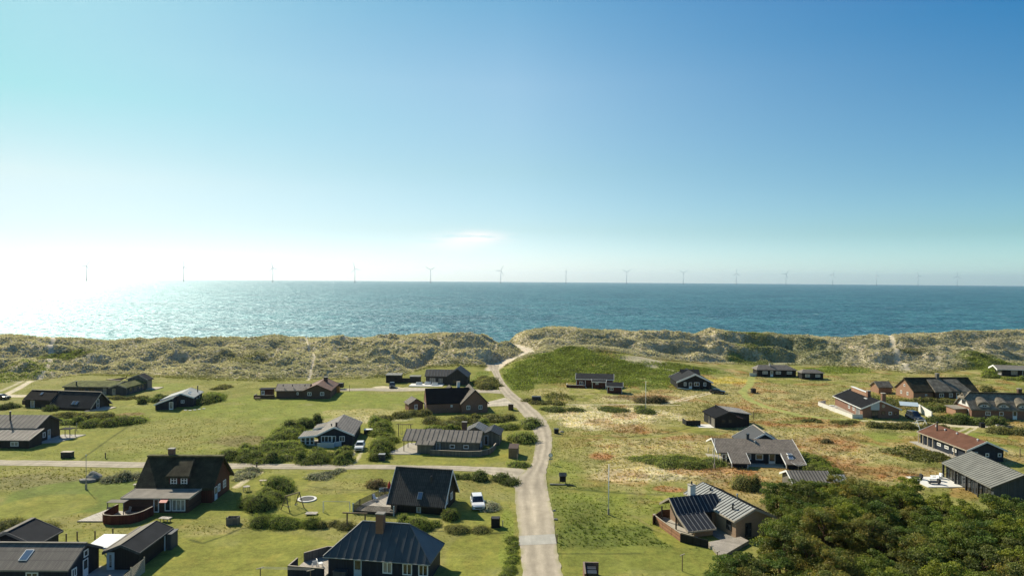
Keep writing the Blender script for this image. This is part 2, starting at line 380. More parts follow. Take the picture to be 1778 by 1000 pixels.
# ---------------------------------------------------------------- plots and ground cover
for a in [(-114,208,12),(-100,206,10),(-91,186,9),(-110,186,9),(-100,182,8),(-60,200,9),(-50,203,8),(-38,149,11),(-14,141,12),(-5,142,7),(-18,184,11),(-9,184,8),
          (-31,238,10),(-18,236,12),(28,224,11),(34,215,6),(63,224,11),(95,255,12),(110,252,8),(94,186,14),(130,210,16),(120,214,9),(126,180,12),(52,168,9),
          (47,133,11),(90,142,11),(82,116,12),(30,97,10),(-52,108,12),(-14,105,10),(-15,82,11),(-56,80,12),(185,262,10),(-90,146,10),(47,118,6),(19,97,7)]:
    FLAT.append(a)

C_PAST = (.180,.185,.045); C_LAWN = (.190,.195,.042); C_DRY = (.40,.335,.17); C_MAR = (.385,.340,.248); C_RED = (.31,.150,.068)
C_DARK = (.050,.062,.020); C_GREEN = (.14,.175,.04); C_SAND = (.56,.49,.38); C_YEL = (.48,.38,.08); C_PALE = (.56,.49,.33); C_LUSH = (.175,.205,.040); C_OLIVE = (.235,.21,.08)
# (px, py, half width px, half height px, colour, strength, roughness)
ELL = [
 # meadows, left
 (300,740,330,60,C_LUSH,.35,.55),(560,705,190,26,C_LUSH,.6,.4),(420,765,60,9,(.16,.12,.07),.6,.8),(215,722,30,6,(.20,.12,.07),.6,.8),
 (330,745,110,22,C_OLIVE,.4,.8),(250,770,120,14,C_OLIVE,.45,.8),(640,718,90,9,C_DRY,.55,.9),(580,732,60,7,C_DRY,.5,.9),(650,727,60,5,C_PALE,.4,.9),
 (190,697,70,10,C_LAWN,.9,.15),(60,765,120,18,C_LAWN,.8,.15),(150,770,60,25,C_LAWN,.5,.35),(290,672,40,8,C_LUSH,.7,.3),
 (80,820,110,12,C_OLIVE,.6,.9),(60,838,70,14,(.17,.15,.085),.5,.9),(170,858,150,30,(.130,.165,.036),.9,.15),(80,878,80,24,C_LAWN,.9,.15),(150,905,90,12,C_OLIVE,.6,.7),(220,925,60,8,C_OLIVE,.5,.7),
 (380,910,60,16,C_OLIVE,.6,.8),(360,895,60,14,C_LAWN,.6,.35),(370,930,50,9,C_DRY,.3,.9),
 (540,870,120,36,C_LAWN,.95,.08),(480,835,60,16,C_LAWN,.9,.12),(580,845,60,10,C_OLIVE,.6,.9),(700,845,60,12,C_OLIVE,.5,.8),(830,845,50,18,C_OLIVE,.4,.6),
 (400,975,230,55,C_LAWN,1,.06),(300,985,60,30,C_LAWN,1,.06),(840,965,66,50,C_LAWN,1,.06),(830,905,60,24,C_LAWN,.9,.12),(880,940,12,70,C_LUSH,.8,.7),
 (780,790,130,16,C_LAWN,.95,.08),(700,750,30,18,C_LAWN,.9,.1),(850,770,40,30,C_LAWN,.7,.2),(515,763,22,16,C_LAWN,.9,.1),(640,785,16,22,C_LAWN,.9,.12),(640,755,22,22,C_LAWN,.8,.2),
 (670,690,150,10,C_LUSH,.5,.35),(850,725,40,10,C_LUSH,.5,.8),
 # right of the road
 (1000,730,40,60,C_LUSH,.3,.7),(1250,750,330,70,C_OLIVE,.65,.95),(1400,700,280,40,C_OLIVE,.55,.9),(1060,722,110,18,C_PALE,.85,1),(1040,735,70,12,C_PALE,.9,1),(1110,800,150,34,C_DRY,.8,1),
 (1120,825,130,12,C_PALE,.75,1),(1060,775,90,14,C_DRY,.6,1),(1000,790,45,40,C_PAST,.7,.7),(985,820,35,25,C_LUSH,.7,.6),(1190,770,60,12,C_DRY,.7,1),(1380,775,110,36,C_DRY,.75,1),(1350,690,120,26,C_DRY,.45,.9),(1500,780,80,30,C_DRY,.5,1),
 (1130,692,80,8,C_PALE,.6,1),(960,682,50,8,C_DRY,.6,1),(1010,696,60,5,C_DRY,.5,1),(1255,660,60,6,C_YEL,.8,.8),(1180,685,70,8,C_DRY,.6,1),(1440,740,80,10,C_DRY,.6,1),
 (1110,744,70,9,C_RED,.7,1),(1043,792,24,7,C_RED,.9,1),(1165,851,28,6,C_RED,.95,1),(1270,822,90,10,C_RED,.75,1),(1250,835,60,10,(.20,.14,.07),.6,1),(1210,762,50,5,C_RED,.6,1),(1400,735,90,9,C_RED,.75,1),
 (1440,770,70,12,C_RED,.6,1),(1500,815,120,12,C_RED,.65,1),(1440,800,60,10,C_RED,.5,1),(1320,712,60,5,C_RED,.5,1),(1580,830,60,9,C_RED,.6,1),(1200,748,30,4,C_RED,.6,1),(1120,690,60,5,(.12,.07,.035),.7,1),(1765,795,40,10,C_RED,.4,.9),
 (1530,700,50,14,C_LUSH,.5,.8),(1600,700,60,10,C_LUSH,.4,.9),(1560,765,90,16,C_LUSH,.8,.35),(1600,790,60,16,C_LUSH,.8,.6),(1720,762,80,14,C_LUSH,.6,.4),(1730,785,50,10,C_DRY,.5,.9),
 (1475,712,30,12,C_LAWN,.95,.1),(1190,742,70,10,C_LAWN,.8,.2),(1230,750,30,6,C_LAWN,.8,.2),(1008,686,20,12,C_LAWN,.95,.1),(1030,676,30,5,C_LAWN,.95,.1),(1370,824,50,8,C_LAWN,1,.1),(1400,733,60,4,C_LUSH,.7,.4),
 (1090,905,110,34,C_LUSH,.5,.95),(1100,940,150,26,(.095,.125,.03),.7,1),(1000,870,60,40,(.105,.13,.034),.6,.9),(1130,975,190,26,(.165,.18,.04),.9,.3),(1175,925,40,26,C_LAWN,1,.12),(1120,898,40,6,C_LAWN,.8,.3),(1100,865,180,12,C_LUSH,.6,.7),
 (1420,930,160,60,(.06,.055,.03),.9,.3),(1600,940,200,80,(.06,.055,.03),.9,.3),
 # behind and on the dunes
 (1000,640,110,24,C_GREEN,.95,.9),(1085,652,85,16,C_GREEN,.9,.9),(985,618,50,10,C_GREEN,.9,.9),(1170,638,90,10,C_GREEN,.9,.9),(900,660,30,16,C_GREEN,.7,.9),(1150,662,40,7,C_GREEN,.6,.9),(1120,625,45,7,C_MAR,.8,1),
 (1300,615,38,9,C_GREEN,.95,.9),(1460,642,52,9,C_GREEN,.95,.9),(1735,640,60,16,C_GREEN,.8,.9),(1750,594,35,5,C_GREEN,.8,.9),(1690,604,18,4,C_DARK,.7,.9),(1575,612,28,6,C_DARK,.5,.9),
 (1160,605,50,16,(.17,.19,.10),.6,1),(1380,615,80,20,(.17,.19,.10),.6,1),(1470,600,40,14,C_OLIVE,.6,1),(1020,590,20,14,C_DARK,.35,1),(835,660,18,14,C_GREEN,.8,.9),
 (25,650,50,14,C_GREEN,.9,.9),(110,615,40,10,C_DARK,.7,.9),(420,625,50,8,C_DARK,.5,.9),(240,640,130,12,C_MAR,.5,1),(570,680,60,8,C_LUSH,.5,.5),
]
# (pixels, width m, colour, strength, twin ruts)
TRK = [
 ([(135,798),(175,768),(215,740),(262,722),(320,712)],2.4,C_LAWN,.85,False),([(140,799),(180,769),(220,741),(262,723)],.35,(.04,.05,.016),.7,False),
 ([(1305,655),(1302,668),(1288,680),(1300,692),(1330,706),(1390,722),(1450,728),(1530,731)],2.6,(.25,.27,.085),.95,False),([(1120,634),(1160,641),(1190,650)],1.6,C_SAND,.6,False),
 ([(1150,700),(1185,694),(1215,686),(1240,681)],3.0,C_SAND,.7,True),([(935,701),(1010,703),(1080,702),(1180,703)],1.0,C_SAND,.65,False),
 ([(0,690),(28,676),(55,661),(72,648),(86,630),(90,612),(99,597)],2.0,C_SAND,.85,False),([(0,679),(25,668),(52,652)],1.2,C_SAND,.5,False),
 ([(535,660),(541,640),(546,622),(535,604),(520,594)],1.2,C_SAND,.55,False),([(1520,597),(1548,612),(1565,628),(1575,642)],2.2,C_SAND,.6,False),([(1500,600),(1525,620),(1560,640)],1.2,C_SAND,.5,False),
 ([(0,686),(40,687),(60,686)],4.5,C_SAND,.8,False),
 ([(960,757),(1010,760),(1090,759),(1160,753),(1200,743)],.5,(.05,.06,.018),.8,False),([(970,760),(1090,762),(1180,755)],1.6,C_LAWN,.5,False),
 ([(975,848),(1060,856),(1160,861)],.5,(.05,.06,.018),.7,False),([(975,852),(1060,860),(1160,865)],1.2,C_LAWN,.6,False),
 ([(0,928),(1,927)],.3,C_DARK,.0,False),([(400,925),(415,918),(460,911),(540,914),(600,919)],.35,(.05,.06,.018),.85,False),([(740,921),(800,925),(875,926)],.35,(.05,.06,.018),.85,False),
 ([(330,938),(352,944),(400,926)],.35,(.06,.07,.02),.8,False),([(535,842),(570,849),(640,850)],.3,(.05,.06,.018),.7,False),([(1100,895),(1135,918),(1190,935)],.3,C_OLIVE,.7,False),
 ([(965,962),(1020,962),(1110,960)],.35,(.07,.08,.025),.7,False),([(410,845),(428,832),(452,819)],1.2,C_PALE,.8,False),([(610,802),(618,790),(624,780)],2.2,C_SAND,.5,True),
 ([(1655,770),(1670,752),(1690,742)],2.0,C_SAND,.55,True),([(1650,739),(1690,741),(1740,738)],3.0,C_SAND,.75,False),([(1500,731),(1560,734),(1640,737)],2.0,C_SAND,.6,False),
 ([(845,703),(860,702),(890,700)],4.0,C_SAND,.85,False),([(662,672),(700,674),(730,676)],5.5,C_SAND,.8,False),
]
_EW = []
for (px, py, rx, ry, c, s, ro) in ELL:
    p = GT(px, py) if py < 662 else G(px, py); D = p.y; k = .55 if py < 650 else 1.0
    _EW.append((p.x, p.y, rx*D/FPX, k*ry*D*D/(FPX*CAM_H), np.array(c), s, ro))
_TW = [([GT(a, b) if b < 662 else G(a, b) for a, b in pts], w, np.array(c), s, tw) for pts, w, c, s, tw in TRK if s > 0]

def cover(x, y):
    """what grows where: base colour and how tussocky it is"""
    n = len(x)
    n1 = fbm(x, y, 22, 4, 31); n2 = fbm(x, y, 5, 3, 41); n3 = fbm(x, y, 1.6, 2, 47)
    col = np.array(C_PAST)[None, :]*(.78+.44*n2[:, None]); rough = np.full(n, .5)
    k = (sst(.48, .72, n1*.6+n2*.4))[:, None]; col = col*(1-k*.5)+np.array(C_OLIVE)*k*.5
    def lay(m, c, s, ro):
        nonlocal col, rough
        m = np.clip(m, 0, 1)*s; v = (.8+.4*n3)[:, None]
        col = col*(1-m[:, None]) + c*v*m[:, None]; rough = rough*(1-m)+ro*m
    t = dune_t(x, y); env = sst(.0, .12, t+.06*(n2-.5))
    for (cx, cy, rx, ry, c, s, ro) in _EW:
        if cy > 262: continue
        q = ((x-cx)/rx)**2+((y-cy)/ry)**2
        sel = q < 3.2
        if not sel.any(): continue
        edge = .25 if ro < .2 else .9
        lay(np.where(sel, sst(1+edge*.5, 1-edge*.5, q + edge*2.2*(n2-.5)*(1.0 if ro > .2 else .35)), 0), c, s, ro)
    # patchy heath right of the road
    hm = sst(6, 24, x)*sst(98, 118, y)*(1-env)
    lay(hm*sst(.56, .64, fbm(x, y, 8, 3, 61)), np.array(C_RED), .46, 1); lay(hm*sst(.55, .62, fbm(x, y, 4.3, 3, 71)), np.array(C_DARK), .35, 1)
    lay(hm*sst(.50, .60, fbm(x, y, 3.1, 3, 81)), np.array(C_DRY), .40, 1)
    mar = np.array(C_MAR)[None, :]*(.75+.5*n2[:, None]); g = sst(.50, .72, fbm(x, y, 13, 3, 91))[:, None]
    mar = mar*(1-.45*g)+np.array((.20,.205,.13))*.45*g
    m = env[:, None]; col = col*(1-m)+mar*m; rough = rough*(1-env)+env
    # bare sand where the dune face is steep and on the crest
    crest = sst(.90, .985, t)*sst(.50, .66, fbm(x, y, 9, 3, 15)); lay(crest, np.array((.50,.43,.30)), .7, .6)
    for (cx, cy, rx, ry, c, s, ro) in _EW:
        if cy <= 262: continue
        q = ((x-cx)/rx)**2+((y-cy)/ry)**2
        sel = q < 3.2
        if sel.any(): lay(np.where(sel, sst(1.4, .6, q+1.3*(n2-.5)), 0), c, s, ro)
    for pts, w, c, s, tw in _TW:
        d, _ = seg_dist(x, y, pts)
        d = d + .5*w*(n3-.5)*.6
        if tw: m_ = sst(.45, .2, np.abs(d-.8))
        else: m_ = sst(w*.5+.25, max(w*.5-.25, 0.02), d)
        lay(m_, c, s, .05)
    d, tb = seg_dist(x, y, BEACH_PATH); lay(sst(3.6, 2.0, d+1.6*(n2-.5)), np.array(C_SAND), 1, .0)
    beach = sst(YC+22, YC+34, y); lay(beach, np.array(C_SAND)*.9, 1, 0)
    return col, rough

# ---------------------------------------------------------------- ground sheet
def ground_material():
    t = NT('grassland'); a = t.new('ShaderNodeVertexColor', layer_name='Col'); p = t.pos()
    n1 = t.noise(p, 1.3, 8, .7); n2 = t.noise(p, 6.0, 4, .7); n3 = t.noise(p, .25, 4)
    f = t.math('ADD', t.math('ADD', t.math('MULTIPLY', n1, .45), t.math('MULTIPLY', n2, .35)), t.math('MULTIPLY', n3, .2))
    k = t.ramp(f, [(.38, (.70,.70,.65)), (.5, (1.14,1.14,1.12)), (.62, (1.58,1.54,1.38))])
    col = t.mix(1.0, a.outputs[0], k, 'MULTIPLY')
    n5 = t.noise(t.pos((1, .55, 1)), .42, 5, .65); n6 = t.noise(t.pos((.35, 1.3, 1)), 1.1, 3, .6)
    col = t.mix(t.math('MULTIPLY', t.math('SUBTRACT', n5, .50), 3.0, True), col, t.mix(1.0, col, (1.42, 1.20, 1.25), 'MULTIPLY'))
    col = t.mix(t.math('MULTIPLY', t.math('SUBTRACT', n6, .53), 3.0, True), col, t.mix(1.0, col, (.66, .74, .62), 'MULTIPLY'))
    return t.pbr(col, .95, .08, t.bump(t.math('ADD', t.math('MULTIPLY', n1, .6), t.math('MULTIPLY', n2, .4)), .9, .16))
M['ground'] = ground_material()
def tussock(x, y):
    d = sst(.0, .06, dune_t(x, y))
    plain_ = (fbm(x, y, 1.3, 2, 101)-.5)*.7 + (fbm(x, y, 3.2, 2, 103)-.5)*.5
    dune_ = (fbm(x*.7, y, 1.5, 2, 101)-.5)*1.1 + (1-np.abs(2*fbm(x*.55+.25*y, y, 2.6, 2, 105)-1)-.7)*1.25
    return plain_*(1-d)+dune_*d*.62
us = 0.0021
u = np.arange(-0.98, 0.98+us, us)
u = np.concatenate([-0.98-np.cumsum(np.geomspace(.004, .12, 26))[::-1], u, 0.98+np.cumsum(np.geomspace(.004, .12, 26))])
yr = [62.0]
while yr[-1] < 452: yr.append(yr[-1]*(1.0028 if yr[-1] < 345 else 1.008))
yr = np.array(yr)
Yg, Ug = np.meshgrid(yr, u, indexing='ij'); Xg = Ug*(Yg+6)
X = Xg.ravel(); Y = Yg.ravel()
Z = height(X, Y)
cc, rr = cover(X, Y)
tuss = tussock(X, Y)
amp = rr*sst(.45, 1.0, rr)*(.35 + .65*sst(0, .15, dune_t(X, Y)))
ROADCLEAR = []
Zf = Z + amp*tuss*(1.0) + .05*(fbm(X, Y, .8, 1, 111)-.5)*rr
nx = len(u); ny = len(yr)
i = np.arange((ny-1)*(nx-1)); r_, c_ = i//(nx-1), i % (nx-1); b0 = r_*nx+c_
F = np.stack([b0, b0+1, b0+nx+1, b0+nx], 1)
# ---------------------------------------------------------------- roads (laid on the ground as sheets)
def resample(pts, n):
    P = np.array([(p[0], p[1]) for p in pts]); d = np.r_[0, np.cumsum(np.hypot(*np.diff(P, axis=0).T))]
    s = np.linspace(0, d[-1], n); return np.stack([np.interp(s, d, P[:, 0]), np.interp(s, d, P[:, 1])], 1)
def smooth(P, k=5):
    Q = P.copy()
    for _ in range(k): Q[1:-1] = .25*Q[:-2]+.5*Q[1:-1]+.25*Q[2:]
    return Q
ROADS = []
def road_strip(name, left, right, mat, lift=.05, step=.5, m=16, sm=8, rag=.16, kindname='structure'):
    L = [G(*p) for p in left]; Rr = [G(*p) for p in right]
    ln = sum((a-b).length for a, b in zip(L[:-1], L[1:])); n = max(12, int(ln/step))
    A = smooth(resample(L, n), sm); B = smooth(resample(Rr, n), sm)
    cen = (A+B)/2; wid = np.hypot(*(A-B).T)/2
    ja = (fbm(A[:, 0], A[:, 1], 1.4, 2, 133)-.5)*2*rag; jb = (fbm(B[:, 0], B[:, 1], 1.4, 2, 137)-.5)*2*rag
    dirv = (B-A)/np.maximum(np.hypot(*(B-A).T), .01)[:, None]
    A = A-dirv*ja[:, None]; B = B+dirv*jb[:, None]
    ROADS.append((cen, wid))
    V = []
    for j in range(m+1):
        f = j/m; P = A*(1-f)+B*f; V.append(P)
    V = np.stack(V, 1)                       # n, m+1, 2
    x = V[..., 0].ravel(); y = V[..., 1].ravel()
    return name, x, y, n, m, mat, lift
def gravel(name, c, tracks=True):
    t = NT(name); p = t.pos(); n1 = t.noise(p, .55, 7, .65); n2 = t.noise(p, 5, 4, .7); n3 = t.noise(t.pos((1.6,.22,1)), 1.1, 5)
    f = t.math('ADD', t.math('ADD', t.math('MULTIPLY', n1, .4), t.math('MULTIPLY', n2, .25)), t.math('MULTIPLY', n3, .35))
    col = t.ramp(f, [(.34, mul(c, .80)), (.5, c), (.64, mul(c, 1.2))])
    if tracks:
        a = t.new('ShaderNodeVertexColor', layer_name='Col'); col = t.mix(1.0, col, a.outputs[0], 'MULTIPLY')
    return t.pbr(col, .95, .12, t.bump(n2, .4, .03))
M['gravel'] = gravel('pale_gravel', (.42,.365,.28)); M['asphalt'] = gravel('worn_gravel', (.42,.36,.275)); M['slab'] = gravel('smooth_concrete', (.42,.40,.35), False); M['sandpatch'] = gravel('sand_patch', (.50,.44,.35))
strips = [
 road_strip('main_road', [(911,1030),(903,955),(897,900),(894.5,868),(894,845),(899,830),(914,818),(924,803),(928,785),(930,765),(926,748),(916,731),(904,716),(890,702),(879,692),(869,681),(863,668),(858,655),(851,643),(846,636)],
            [(985,1030),(967,955),(960,900),(954,868),(949,842),(948,830),(949,818),(952,803),(957,785),(959,765),(957,748),(949,731),(936,716),(919,702),(904,692),(890,681),(878,668),(870,655),(864,643),(866,637)], M['asphalt'], .06),
 road_strip('side_road', [(-90,808),(-30,809),(100,810),(250,811),(430,813),(600,814.5),(760,816),(820,818),(850,824),(880,838),(898,850)],
            [(-90,799),(-30,799),(100,800.5),(250,801.5),(430,804),(600,806),(760,808.5),(850,811),(890,814),(915,817),(925,822)], M['gravel'], .045),
 road_strip('beach_track', [(575,678),(640,678.5),(700,679),(760,679.5),(800,681),(845,682),(872,684)], [(575,673.5),(640,674),(700,673),(760,674),(800,675.5),(845,676.5),(866,677)], M['gravel'], .04),
 road_strip('driveway', [(846,706),(866,705),(884,705),(900,709)], [(846,698),(866,693),(878,690),(882,690)], M['sandpatch'], .035),
]
def flatten_near_roads(X, Y, Z, Zs):
    out = Z.copy()
    for cen, wid in ROADS:
        lo = cen.min(0)-8; hi = cen.max(0)+8
        sel = np.where((X > lo[0]) & (X < hi[0]) & (Y > lo[1]) & (Y < hi[1]))[0]
        if not len(sel): continue
        c2 = cen[::2]; w2 = wid[::2]
        for s in range(0, len(sel), 40000):
            q = sel[s:s+40000]
            dx = X[q][:, None]-c2[None, :, 0]; dy = Y[q][:, None]-c2[None, :, 1]; d = np.hypot(dx, dy); k = d.argmin(1)
            dd = d[np.arange(len(q)), k]-w2[k]
            m = 1-sst(-.3, 1.2, dd)
            out[q] = out[q]*(1-m)+Zs[q]*m
            rr[q] = rr[q]*(1-m)
    return out
Zf = flatten_near_roads(X, Y, Zf, Z)
gme = npmesh('ground', np.stack([X, Y, Zf], 1), F, M['ground'], cc, smooth=True)
ground = kind(link('ground', gme), 'structure')
for name, x, y, n, m, mat, lift in strips:
    z = height(x, y)+lift
    i = np.arange((n-1)*m); a = (i//m)*(m+1)+i % m
    Fq = np.stack([a, a+1, a+m+2, a+m+1], 1)
    fx = (np.arange(n*(m+1)) % (m+1))/m
    wear = 1 - .20*np.exp(-((fx-.30)/.09)**2) - .20*np.exp(-((fx-.68)/.09)**2) + .10*np.exp(-((fx-.5)/.07)**2) + .22*(fbm(x, y, 7, 3, 141)-.5) + .30*(fbm(x*2.4, y*.5, 2.0, 3, 143)-.5)
    edge = np.clip(1-np.minimum(fx, 1-fx)/.11, 0, 1)*sst(.35, .6, fbm(x, y, 1.7, 2, 147))
    cw = wear[:, None]*np.ones(3); cw = cw*(1-edge[:, None]*.62)+edge[:, None]*.62*np.array([.62,.72,.30])
    kind(link(name, npmesh(name, np.stack([x, y, z], 1), Fq, mat, cw, smooth=True)), 'structure')
# concrete speed ramp across the main road
pr = [G(900.5,947.5), G(966.5,947.5), G(963,933), G(901.5,933)]
b = MB(); b.poly([Vector((p.x, p.y, H1(p.x, p.y)+.085)) for p in pr]); kind(b.build('road_ramp', M['slab']), 'structure')
# land beyond the detailed sheet: behind the viewer and along the coast
def coast():
    xs = np.r_[-6000,-3000,-1500,-900,-600,-460,-380, 380,460,600,900,1500,3000,6000]; V = []; Fq = []
    def sheet(x0, x1, y0, y1, n, m, zf):
        nonlocal V, Fq
        gx = np.linspace(x0, x1, n); gy = np.linspace(y0, y1, m); b = sum(len(v) for v in V)
        A, B = np.meshgrid(gx, gy); V.append(np.stack([A.ravel(), B.ravel(), zf(A.ravel(), B.ravel())], 1))
        for j in range(m-1):
            for i2 in range(n-1): q = b+j*n+i2; Fq.append((q, q+1, q+n+1, q+n))
    zz = lambda x, y: -1.1 + .8*(fbm(x, y, 60, 2, 3)-.5) + 10*np.exp(-((y-YC)/32)**2)*(np.abs(x) > 420) - 9*sst(YC+4, YC+50, y)
    sheet(-5000, 5000, -3000, 430, 120, 110, zz)
    return np.concatenate(V), np.array(Fq)
V, Fq = coast(); cz, rz = cover(V[:, 0], V[:, 1])
kind(link('outer_ground', npmesh('outer_ground', V, Fq, M['ground'], cz, smooth=True)), 'structure')

# ---------------------------------------------------------------- sea, following the earth's curve
def sea_material():
    t = NT('sea_water')
    def wave(sc, st): return t.noise(t.pos((st, 1.0, 1)), sc, 4, .7)
    a = wave(.30, .8); b = wave(.10, .7); c = wave(.030, .7); d = wave(.007, .6)
    hgt = t.math('ADD', t.math('ADD', t.math('MULTIPLY', a, 1.0), t.math('MULTIPLY', b, 2.2)), t.math('ADD', t.math('MULTIPLY', c, 5.0), t.math('MULTIPLY', d, 8.0)))
    nrm = t.bump(hgt, 1.0, 1.5)
    fl = t.noise(t.pos((.8, 1, 1)), .13, 6, .8)
    f = t.math('ADD', t.math('MULTIPLY', fl, .62), t.math('MULTIPLY', t.math('ADD', c, d), .19))
    col = t.ramp(f, [(.43, (.004,.045,.068)), (.5, (.014,.105,.132)), (.57, (.060,.215,.230))])  # dark and bright flecks: sun glitter painted into the water colour
    w1 = t.noise(t.pos((.22, 1, 1)), .085, 6, .75)
    foam = t.math('MULTIPLY', t.math('SUBTRACT', w1, .635), 16.0, True)
    col = t.mix(foam, col, (.75,.78,.78))
    df = t.new('ShaderNodeBsdfDiffuse'); t.set(df, 0, col); t.l.new(nrm, df.inputs['Normal'])
    gl = t.new('ShaderNodeBsdfGlossy'); gl.inputs['Roughness'].default_value = .38; t.set(gl, 0, (.70,.88,.95)); t.l.new(nrm, gl.inputs['Normal'])
    fr = t.new('ShaderNodeFresnel'); fr.inputs[0].default_value = 1.33; t.l.new(nrm, fr.inputs['Normal'])
    k = t.math('MINIMUM', t.math('MULTIPLY', fr.outputs[0], .42), .17)
    sp = t.math('MULTIPLY', t.math('SUBTRACT', t.noise(t.pos((.9, 1, 1)), .22, 5, .85), .455), 22.0, True)
    k = t.math('MULTIPLY', k, t.math('ADD', .35, t.math('MULTIPLY', sp, 2.2)))
    m = t.new('ShaderNodeMixShader'); t.l.new(k, m.inputs[0]); t.l.new(df.outputs[0], m.inputs[1]); t.l.new(gl.outputs[0], m.inputs[2])
    t.l.new(m.outputs[0], t.out.inputs[0]); return t.m
M['sea'] = sea_material()
rad = np.r_[np.arange(380, 1500, 40), np.geomspace(1500, 27500, 60)]; an = np.linspace(R(-88), R(88), 180)
Rg, Ag = np.meshgrid(rad, an, indexing='ij')
SX = (Rg*np.sin(Ag)).ravel(); SY = (Rg*np.cos(Ag)).ravel(); SZ = -10-(Rg.ravel()**2)/(2*6.371e6)
n = len(an); i = np.arange((len(rad)-1)*(n-1)); a = (i//(n-1))*n+i % (n-1)
kind(link('sea', npmesh('sea', np.stack([SX, SY, SZ], 1), np.stack([a, a+1, a+n+1, a+n], 1), M['sea'], smooth=True)), 'structure')

# ---------------------------------------------------------------- wind turbines out at sea
def turbine_parts():
    t = plain('turbine_paint', (.80,.81,.82), .5, .3, .03)
    b = MB(); b.tube((0,0,-4), (0,0,14), 4.6, 4.6, 16); b.box(-6,6,-6,6,14,15); b.mi = 0; base_ = b.mesh('foundation', M['darkmetal'])
    b = MB(); b.tube((0,0,15), (0,0,157), 3.4, 2.3, 16); tower = b.mesh('tower', t, True)
    b = MB(); b.box(-2.6,2.6,-4,11,-2.6,2.8); nac = b.mesh('nacelle', t, bevel=.6)
    b = MB(); b.tube((0,-7.5,0), (0,-4,0), .6, 2.6, 14); hub = b.mesh('hub', t, True)
    b = MB()
    secs = [(1.5,3.0,2.6),(12,5.6,1.6),(35,4.4,1.0),(60,3.0,.7),(75,1.2,.3)]
    prev = None
    for z, w, d in secs:
        ring = [(-w/2,-5.6-d/2,z),(w/2,-5.6-d/2,z),(w/2,-5.6+d/2,z),(-w/2,-5.6+d/2,z)]
        if prev: b.prism(prev, ring)
        prev = ring
    blade = b.mesh('blade', t)
    return base_, tower, nac, hub, blade
TP = turbine_parts()
tdist = ['turbine nearest the left edge, nearly lost in the white glare','turbine in the glare, second from the left','turbine at the edge of the glare, third from the left','turbine fourth from the left along the horizon','turbine left below the small cloud with blades in a Y',
 'turbine right below the small cloud with one level blade','turbine seen edge on so that it looks like a stick','turbine right of the edge-on one with blades in a Y','turbine in a Y, ninth from the left','turbine with one upright blade, tenth from the left',
 'small turbine, fifth from the right','small turbine, fourth from the right','small turbine, third from the right','small turbine, second from the right','smallest turbine, rightmost of the row']
angs = [32,-10,-12,-16,60,28,0,58,60,2,35,20,-8,-20,0]; yaws = [0,50,-20,0,0,0,88,10,15,30,-10,30,55,40,0]
for k in range(15):
    x = (-739+143*k)/1200*7000; y = 7000*(1+.0453*k); d2 = x*x+y*y
    rt = thing('wind_turbine', 'offshore wind '+tdist[k], 'wind turbine', (x, y, -10-d2/(2*6.371e6)), math.atan2(-x, y)*-1*-1+R(yaws[k]), 'wind turbines along the horizon')
    for nm, me in (('foundation', TP[0]), ('tower', TP[1])): link(nm, me, rt)
    nc = link('nacelle', TP[2], rt); nc.location = (0, 0, 158)
    hb = link('hub', TP[3], rt); hb.location = (0, 0, 158)
    for j in range(3):
        bl = link('blade', TP[4], rt); bl.location = (0, 0, 158); bl.rotation_euler = (0, R(angs[k]+120*j), 0)

# ---------------------------------------------------------------- sea haze
def haze():
    b = MB(); b.box(-29000, 29000, -3200, 29000, -160, 320); o = b.build('haze', None)
    m = bpy.data.materials.new('sea_haze'); m.use_nodes = True; m.node_tree.nodes.clear()
    ou = m.node_tree.nodes.new('ShaderNodeOutputMaterial'); v = m.node_tree.nodes.new('ShaderNodeVolumePrincipled')
    v.inputs['Color'].default_value = (.86,.93,1.0,1); v.inputs['Density'].default_value = 3.2e-5; v.inputs['Anisotropy'].default_value = .60
    m.node_tree.links.new(v.outputs[0], ou.inputs['Volume']); o.data.materials.clear(); o.data.materials.append(m)
    kind(o, 'stuff'); return o
HZ = haze()
